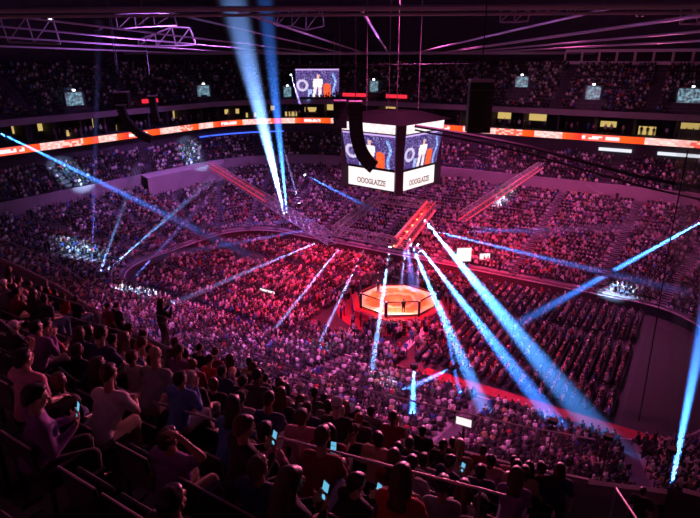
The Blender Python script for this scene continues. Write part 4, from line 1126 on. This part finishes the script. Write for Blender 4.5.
def ladder(pts_top, pts_bot, y, name, label, r=.11):
    """flat roof truss in the plane y: top and bottom chord pixels"""
    T = [at_y(*p, y) for p in pts_top]; B = [at_y(*p, y) for p in pts_bot]; m = MB()
    for i in range(len(T) - 1):
        m.tube(T[i], T[i + 1], r, n=5); m.tube(B[i], B[i + 1], r, n=5); m.tube(T[i + 1], B[i], r * .7, n=4)
        m.tube(T[i], B[i], r * .8, n=4)
    m.tube(T[-1], B[-1], r, n=4)
    return tag(m.build(name, M['steel']), label, 'roof truss')
ladder([(0, 18), (26, 17), (52, 17)], [(8, 42), (34, 43), (60, 44)], 4, 'roof_truss', 'pink-lit roof truss bay at the far left top corner')
ladder([(115, 14), (134, 13), (153, 13), (173, 13)], [(118, 29), (136, 27), (155, 26), (177, 25)], 8, 'roof_truss', 'roof truss bay left of centre close under the top beam')
ladder([(138, 40), (155, 34), (172, 27), (190, 28)], [(139, 46), (157, 46), (176, 46), (196, 45)], 25, 'roof_truss', 'tapering latticed roof truss in the upper left', .13)
ladder([(501, 8), (516, 8), (530, 8)], [(500, 22), (514, 22), (528, 21)], 6, 'roof_truss', 'ladder-like roof truss bay right of centre')
ladder([(536, 8), (546, 7), (556, 6), (566, 6), (576, 5)], [(536, 12), (547, 12), (558, 12), (568, 13), (575, 12)], 6, 'roof_truss', 'small dense roof truss right of the ladder-like bay', .07)
ladder([(681, 8), (695, 8), (712, 8)], [(680, 24), (698, 24), (714, 24)], 2, 'roof_truss', 'roof truss bay at the top right corner')
ladder([(280, 10), (292, 9), (306, 9), (322, 9)], [(276, 26), (292, 26), (306, 30), (324, 26)], 20, 'roof_truss', 'faint roof truss bay between the beams near the top centre', .07)
fw_ = [(46, 20), (97, 28), (640, 14)]
for (x, y), lab in zip(fw_, ('leftmost dark floodlight under the roof', 'dark floodlight pair under the roof at left', 'dark floodlight under the roof at right')):
    p = at_y(x, y, 2); o = empty('floodlight', p)
    MB().box((0, 0, 0), (.35, .3, .22)).build('housing', M['black'], o); MB().tube((0, 0, .2), (0, 0, 3), .03, n=5).build('drop_rod', M['black'], o); MB().box((.5, 0, .02), (.1, .12, .08)).build('indicator', M['lens'] if x == 46 else M['steel'], o)
    tag(o, lab, 'floodlight')

# black cable swags
def swag(pts, r, label, name='cable_bundle'):
    P = [at_y(x, y, d) for x, y, d in pts]; m = MB(); m.path(P, r); o = m.build(name, M['black']); return tag(o, label, 'cable')
swag([(415, 126, -8), (440, 130, -9), (480, 137, -10), (530, 147, -12), (580, 161, -14), (640, 177, -16), (720, 192, -18)], .16, 'thick black cable bundle sagging right from the scoreboard')
swag([(415, 130, -8), (440, 135, -9), (480, 143, -10), (530, 154, -12), (580, 169, -14), (640, 186, -16), (720, 204, -18)], .09, 'thinner black cable just below the thick sagging bundle')
swag([(688, 150, -34), (672, 230, -35), (655, 330, -36.5), (639, 421, -37.5)], .03, 'thin slanting cable running down at the right')
swag([(240, 66, 35), (330, 65, 36), (480, 64, 38)], .12, 'dark straight cable crossing below the far roof beam', 'cable')

# ------------------------------------------------------------------ balustrades and rails on the near deck
gl = empty('glass_balustrade', W(10, -44.72, 20.75), ROT)
tag(gl, 'clear glass balustrade along the front edge of the near deck', 'balustrade')
glo = W(10, -44.72, 20.75); RI = Matrix.Rotation(-ROT, 3, 'Z')
def gloc(u, v, z): return RI @ (W(u, v, z) - glo)
uu = [-20 + 1.55 * i for i in range(34)]; uu = [u for u in uu if u <= 31] ; cap = MB(); basec = MB()
for a, b in zip(uu, uu[1:]):
    A, B = gloc(a, frontv(a) - .07, 20.78), gloc(b, frontv(b) - .07, 20.78); d = B - A; R = Matrix.Rotation(math.atan2(d.y, d.x), 3, 'Z')
    MB().box((A + B) / 2 + V((0, 0, .53)), (d.length / 2 - .02, .008, .5), R).build('glass_panel', M['glass'], gl)
    cap.box((A + B) / 2 + V((0, 0, 1.04)), (d.length / 2, .014, .012), R); basec.box((A + B) / 2 + V((0, 0, .03)), (d.length / 2, .035, .035), R)
cap.build('top_cap', M['rail'], gl); basec.build('base_channel', M['steel'], gl)
for (x, yt, lab) in ((553, 421, 'small black lamp on a pole at the glass balustrade, leftmost of three'), (609, 437, 'small black lamp on a pole at the glass balustrade, middle of three'), (672, 450, 'small black lamp on a pole at the glass balustrade, rightmost of three')):
    p = at_v(x, yt, -45.0 if x < 640 else -44.6); o = empty('pole_lamp', (p.x, p.y, 20.6))
    MB().tube((0, 0, 0), (0, 0, p.z - 20.6), .018, n=8).build('pole', M['black'], o)
    MB().box((0, 0, p.z - 20.6), (.09, .07, .045), Matrix.Rotation(ROT, 3, 'Z')).build('lamp_head', M['black'], o); MB().box((0, 0, .03), (.06, .06, .03)).build('base', M['black'], o)
    tag(o, lab, 'lamp')
def handrail(name, pts, v, label, posts, r=.016, lower=None):
    P = [at_v(x, y, v) for x, y in pts]; o = empty(name, P[0]); m = MB().path([p - P[0] for p in P], r, n=8); m.build('top_bar', M['rail'], o)
    if lower:
        Q = [at_v(x, y, v) for x, y in lower]; MB().path([p - P[0] for p in Q], r * .9, n=8).build('lower_bar', M['rail'], o)
    for (x, y, h) in posts:
        p = at_v(x, y, v) - P[0]; MB().tube(p, p - V((0, 0, h)), r * .9, n=8).build('post', M['rail'], o)
    return tag(o, label, 'handrail')
handrail('handrail', [(-30, 297), (0, 320), (75, 380), (160, 404), (250, 430), (370, 461), (480, 489), (506, 496)], -51.75, 'long pale handrail running through the middle of the near seats', [(75, 380, .6), (152, 402, 1.0), (300, 443, .7), (480, 489, .7)])
handrail('handrail', [(8, 283), (105, 312)], -48.3, 'shorter pale handrail at the left edge, in front of the long one', [(15, 285, 1.0), (98, 310, 1.0)])
handrail('handrail', [(8, 300), (143, 337)], -48.6, 'pale handrail ending beside the walkway at left', [(52, 312, .9), (90, 322, .9), (140, 336, .6)])
a, c_ = at_z(616, 488, 21.45), at_z(640, 524, 21.9); o = empty('stair_handrail', a)
MB().path([V((0, 0, 0)), c_ - a], .022, n=8).build('top_bar', M['rail'], o); MB().tube((0, 0, 0), (0, 0, -.95), .02, n=8).build('post', M['rail'], o); MB().tube(c_ - a, c_ - a - V((0, 0, 1.2)), .02, n=8).build('post', M['rail'], o)
tag(o, 'short pale handrail on the landing at the bottom right', 'handrail')

# ------------------------------------------------------------------ light
def area(name, loc, size, power, col, rot=(0, 0, 0), size_y=None, spread=None):
    l = bpy.data.lights.new(name, 'AREA'); l.energy = power; l.color = col; l.size = size
    if size_y: l.shape = 'RECTANGLE'; l.size_y = size_y
    if spread: l.spread = spread
    o = bpy.data.objects.new(name, l); COL.objects.link(o); o.location = loc; o.rotation_euler = rot; return o
def spot(name, a, b, ang, power, col, blend=.6, radius=.08):
    l = bpy.data.lights.new(name, 'SPOT'); l.energy = power; l.color = col; l.spot_size = ang; l.spot_blend = blend; l.shadow_soft_size = radius
    o = bpy.data.objects.new(name, l); COL.objects.link(o); o.location = a; o.rotation_mode = 'QUATERNION'; o.rotation_quaternion = (V(b) - V(a)).to_track_quat('-Z', 'Y'); return o
K = 1.0
for x, y, tx, ty, p, c in ((-24, 24, -30, 26, 1.1, (.62, .22, 1)), (6, 34, 4, 30, 1.2, (1, .14, .62)), (26, 14, 24, 14, 1.4, (1, .14, .52)), (2, -4, 0, -12, 1.0, (1, .12, .5))):
    spot('overhead_fill', (x, y, 39), (tx, ty, 0), D2R(94), 50000 * p * K, c, .9, .5)  # unseen overhead spots added as coloured fill for the bowl
for x, y, c in ((-30, 8, (.55, .2, 1)), (0, 10, (.6, .2, .9)), (30, 8, (1, .15, .5))):
    area('roof_fill', (x, y, 27), 3, 2600 * K, c, rot=(math.pi, 0, 0))  # area lights added to brighten the roof, no fixture there
area('upper_fill', (-30, 20, 35), 10, 900 * K, (.6, .25, 1)); area('upper_fill', (26, 30, 35), 10, 1000 * K, (1, .24, .6))  # added fill over the upper decks, no fixture behind it
spot('overhead_fill', W(14, -31, 39), W(12, -22, 0), D2R(56), 56000 * K, (1, .16, .6), .9, .5); spot('overhead_fill', W(-8, -32, 39), W(-9, -16, 0), D2R(60), 50000 * K, (.75, .22, 1), .9, .5)  # unseen pair added to brighten the near lower stand
# red wash on the people round the cage
for (a, t, p) in (((-4, 6), (-12, 12), 1.0), ((5, 8), (12, 13), 1.0), ((-6, -3), (-13, -6), 1.0), ((3, -7), (7, -13), .55)):
    spot('red_wash', V((a[0], a[1], 10.9)), V((t[0], t[1], 0)), D2R(110), 26000 * p * K, (1, .015, .06), 1.0, .25)
spot('cage_light', cagep + V((0, 1, 14.5)), cagep + V((0, 0, 0)), D2R(44), 19000 * K, (1, .24, .07), .25, .4)
spot('cage_light', cagep + V((-1, -3, 14.5)), cagep + V((-.5, -4, 0)), D2R(24), 22000 * K, (1, .72, .62), .8, .3)
# free-floating spots added to give near heads and shoulders a magenta edge
spot('rim_fill', V((6, -6, 24)), W(18, -50, 22), D2R(50), 62000 * K, (1, .16, .36), .8, .5)
spot('rim_fill', V((30, 10, 28)), W(20, -50, 22), D2R(40), 62000 * K, (1, .18, .42), .8, .5)
area('deck_fill', W(20, -52, 34), 9, 20 * K, (.9, .25, .5))  # unseen fill above the near seats

BLUE = (.045, .22, 1); ICE = (.2, .40, 1); ICE2 = (.07, .30, 1); LAV = (.42, .36, 1); DIM = (.14, .2, 1)
nb = 0
def lampbody(p, d, label):
    o = empty('moving_head_light', p); q = V(d).to_track_quat('-Z', 'Y').to_matrix()
    m = MB(); m.tube(q @ V((0, 0, .42)), q @ V((0, 0, .03)), .16, .2, n=12); m.build('head', M['black'], o)
    m = MB(); m.box(q @ V((.24, 0, .25)), (.03, .06, .22), q); m.box(q @ V((-.24, 0, .25)), (.03, .06, .22), q); m.box(q @ V((0, 0, .5)), (.27, .08, .04), q); m.build('yoke', M['black'], o)
    r = MB(); n = 12
    r.tube(q @ V((0, 0, .045)), q @ V((0, 0, .03)), .17, n=12); r.build('lens', M['lens'], o)
    return tag(o, label, 'stage light')
def beam(a, b, deg, power, col, label, lamp=True, where=''):
    global nb; nb += 1
    a, b = V(a), V(b); d = b - a; L = d.length; dn = d.normalized()
    if lamp: lampbody(a, dn, 'moving-head lamp throwing the ' + label)
    deg *= 1.75
    spot('beam_light', a, b, D2R(deg), power * K, col, 1.0, .1)
    h = math.tan(D2R(deg / 2)) * 1.03; m = MB(); m.tube(V((0, 0, 0)) + dn * .02, d, .13, h * L + .13, n=20)
    o = m.build('light_beam', M['haze'], loc=a, smooth=False)
    return tag(o, label, 'light beam')
Z = lambda x, y, z: at_z(x, y, z)
Y = lambda x, y, v: at_y(x, y, v)
BEAMS = [
 (Z(284, 213, 9), Y(226, -30, -8), 3.4, 2.6, ICE, 'widest bright blue beam rising from the left arm to the roof'),
 (Z(287, 212, 9), Y(262, -30, 0), 2.6, 1.5, BLUE, 'blue beam rising just right of the widest one'),
 (Y(-12, 127, 5), Z(262, 262, 3), 1.5, 3.2, BLUE, 'long blue beam slanting down across the left stands'),
 (Y(-8, 150, 20), Z(84, 249, 4), 1.3, .8, DIM, 'faint violet beam at left under the long blue one'),
 (Y(-8, 168, 20), Z(36, 244, 5), 1.3, .6, DIM, 'faint violet beam nearest the left edge'),
 (Z(92, 270, 4), Y(99, 20, 12), 1.0, .8, DIM, 'thin upright beam rising from the left stand'),
 (Z(99, 275, 4), Z(140, 160, 12), 1.3, 1.0, ICE, 'thin white-blue beam leaning right from the left stand'),
 (Z(104, 273, 4), Z(214, 178, 11), 1.5, 1.6, ICE, 'bright beam from the left stand towards the left arm truss'),
 (Z(131, 281, 3), Z(235, 168, 11), 1.4, .7, DIM, 'weaker beam parallel to the bright left-stand one'),
 (Z(327, 238, 11.3), Z(176, 302, 3), 1.4, 1.2, LAV, 'pale violet beam running left from the rig above a red patch'),
 (Z(318, 228, 11.3), Z(130, 262, 3), 1.4, .7, DIM, 'faint long beam running left from the rig'),
 (Z(322, 220, 11.3), Z(200, 226, 5), 1.2, .6, DIM, 'faint level beam left of the rig'),
 (Z(345, 241, 11.3), Z(262, 345, .5), 1.4, 1.6, LAV, 'violet beam slanting down left from the rig to the floor seats'),
 (Z(366, 245, 11.3), Z(313, 356, .5), 1.4, 1.6, LAV, 'violet beam just left of the cage'),
 (Z(390, 247, 11.3), Z(366, 412, .5), 1.5, 2.0, ICE, 'white-blue beam passing in front of the cage left half'),
 (Z(405, 247, 11.3), Z(401, 290, 1.3), 1.3, .9, LAV, 'short beam dropping into the cage left of centre'),
 (Z(419, 236, 11.3), Z(417, 312, .5), 1.3, .8, LAV, 'short beam dropping beside the blue cage post'),
 (Z(407, 240, 11.3), Z(413, 288, 1.3), 3.2, 1.2, DIM, 'broad violet beam dropping into the cage'),
 (Z(409, 240, 11.3), Z(513, 474, .5), 2.5, 3.0, ICE2, 'beam from the rig down across the cage towards the right landing'),
 (Z(425, 221, 11.3), Z(644, 488, .5), 2.9, 3.9, ICE2, 'strongest beam, from the red truss to the lower right'),
 (Z(418, 245, 11.3), Z(600, 480, .5), 2.7, 3.2, BLUE, 'blue beam from the rig crossing under the strongest one'),
 (Z(433, 231, 11.3), Z(690, 293, 4), 1.5, 2.4, BLUE, 'long blue beam reaching right over the floor seats'),
 (Z(462, 232, 11.3), Z(640, 227, 6), 1.2, .9, BLUE, 'thin level beam right of the rig'),
 (Z(466, 226, 11.3), Z(560, 236, 4), 1.0, .5, DIM, 'faint thin beam under the level one at right'),
 (Z(571, 172, 11), Z(712, 278, 4), 1.6, 2.0, BLUE, 'blue beam slanting down to the right edge'),
 (Y(712, 216, 0), Z(505, 331, .5), 1.7, 4.0, BLUE, 'blue beam entering from the right edge and crossing down left'),
 (Z(670, 489, 8.2), Y(692, 120, -12), 2.0, 5, ICE2, 'upright blue beam rising at the lower right corner'),
 (Z(671, 488, 8.2), Y(716, 262, -14), 2.0, 4.5, BLUE, 'blue beam leaning right beside the upright one'),
 (Z(299, 203, 11), Y(284, 150, 8), 1.2, .4, LAV, 'thin pale beam beside the base of the widest blue one'),
 (Z(305, 175, 13), Z(372, 209, 11), 1.3, .5, BLUE, 'short blue beam over the rig left of the scoreboard'),
 (Z(414, 368, 10), Z(412, 434, 1), 3.0, 1.6, BLUE, 'short upright blue beam in front of the cage'),
 (Z(452, 368, 8), Z(388, 398, 1), 2.5, .8, BLUE, 'short blue beam crossing down left in front of the cage'),
 (Z(440, 300, 10), Z(463, 410, 1), 1.6, .9, BLUE, 'blue beam dropping right of the cage front'),
 (Y(291, 75, 40), Y(300, 104, 30), 1.2, .5, LAV, 'short pale beam in front of the big video screen') ,
]
PW = 1.05e6
for (a, b, deg, k, col, lab) in BEAMS:
    beam(a, b, deg, PW * k, col, lab)
for i, (px, py, z, k) in enumerate(((85, 250, 4, 1), (152, 287, 3, 1.2), (20, 168, 12, .8), (170, 146, 12, .8), (322, 352, 2, .8), (600, 285, 2.5, 1.2), (655, 318, 3, 1), (520, 192, 6, .5), (388, 398, 3, 1), (525, 395, 2, 1))):
    spot('crowd_spot', V((-3 if px < 400 else 4, 2, 11.2)), Z(px, py, z), D2R(7), 300000 * k * K, (.4, .65, 1), .8, .1)  # spots added for the bright crowd patches where beams would land
# each haze column takes the light of its own lamp; the cross-light of the other lamps is too faint to see and only adds render noise
cones = {o.name: o for o in bpy.data.objects if o.name.startswith('light_beam')}
def exclude(l, objs):
    c = bpy.data.collections.new('other_haze')
    for o in objs: c.objects.link(o)
    l.light_linking.receiver_collection = c
    for co in c.collection_objects: co.light_linking.link_state = 'EXCLUDE'
    return c
allc = None
for l in [o for o in bpy.data.objects if o.type == 'LIGHT']:
    if l.name.startswith('beam_light'): exclude(l, [o for o in cones.values() if (o.location - l.location).length > .01])
    elif allc is None: allc = exclude(l, cones.values())
    else: l.light_linking.receiver_collection = allc
print('beams', nb)

w = bpy.data.worlds.new('world'); SC.world = w; w.use_nodes = True
w.node_tree.nodes['Background'].inputs[0].default_value = (.5, .18, .6, 1); w.node_tree.nodes['Background'].inputs[1].default_value = .02
SC.view_settings.view_transform = 'Standard'; SC.view_settings.look = 'None'; SC.view_settings.exposure = 0.15; SC.view_settings.gamma = 1
SC.view_settings.use_curve_mapping = False
cyc = SC.cycles
cyc.light_sampling_threshold = 0.0; cyc.use_adaptive_sampling = False; cyc.sample_clamp_indirect = 1.5; cyc.max_bounces = 4; cyc.diffuse_bounces = 2; cyc.glossy_bounces = 2; cyc.transmission_bounces = 4; cyc.transparent_max_bounces = 24; cyc.volume_bounces = 0
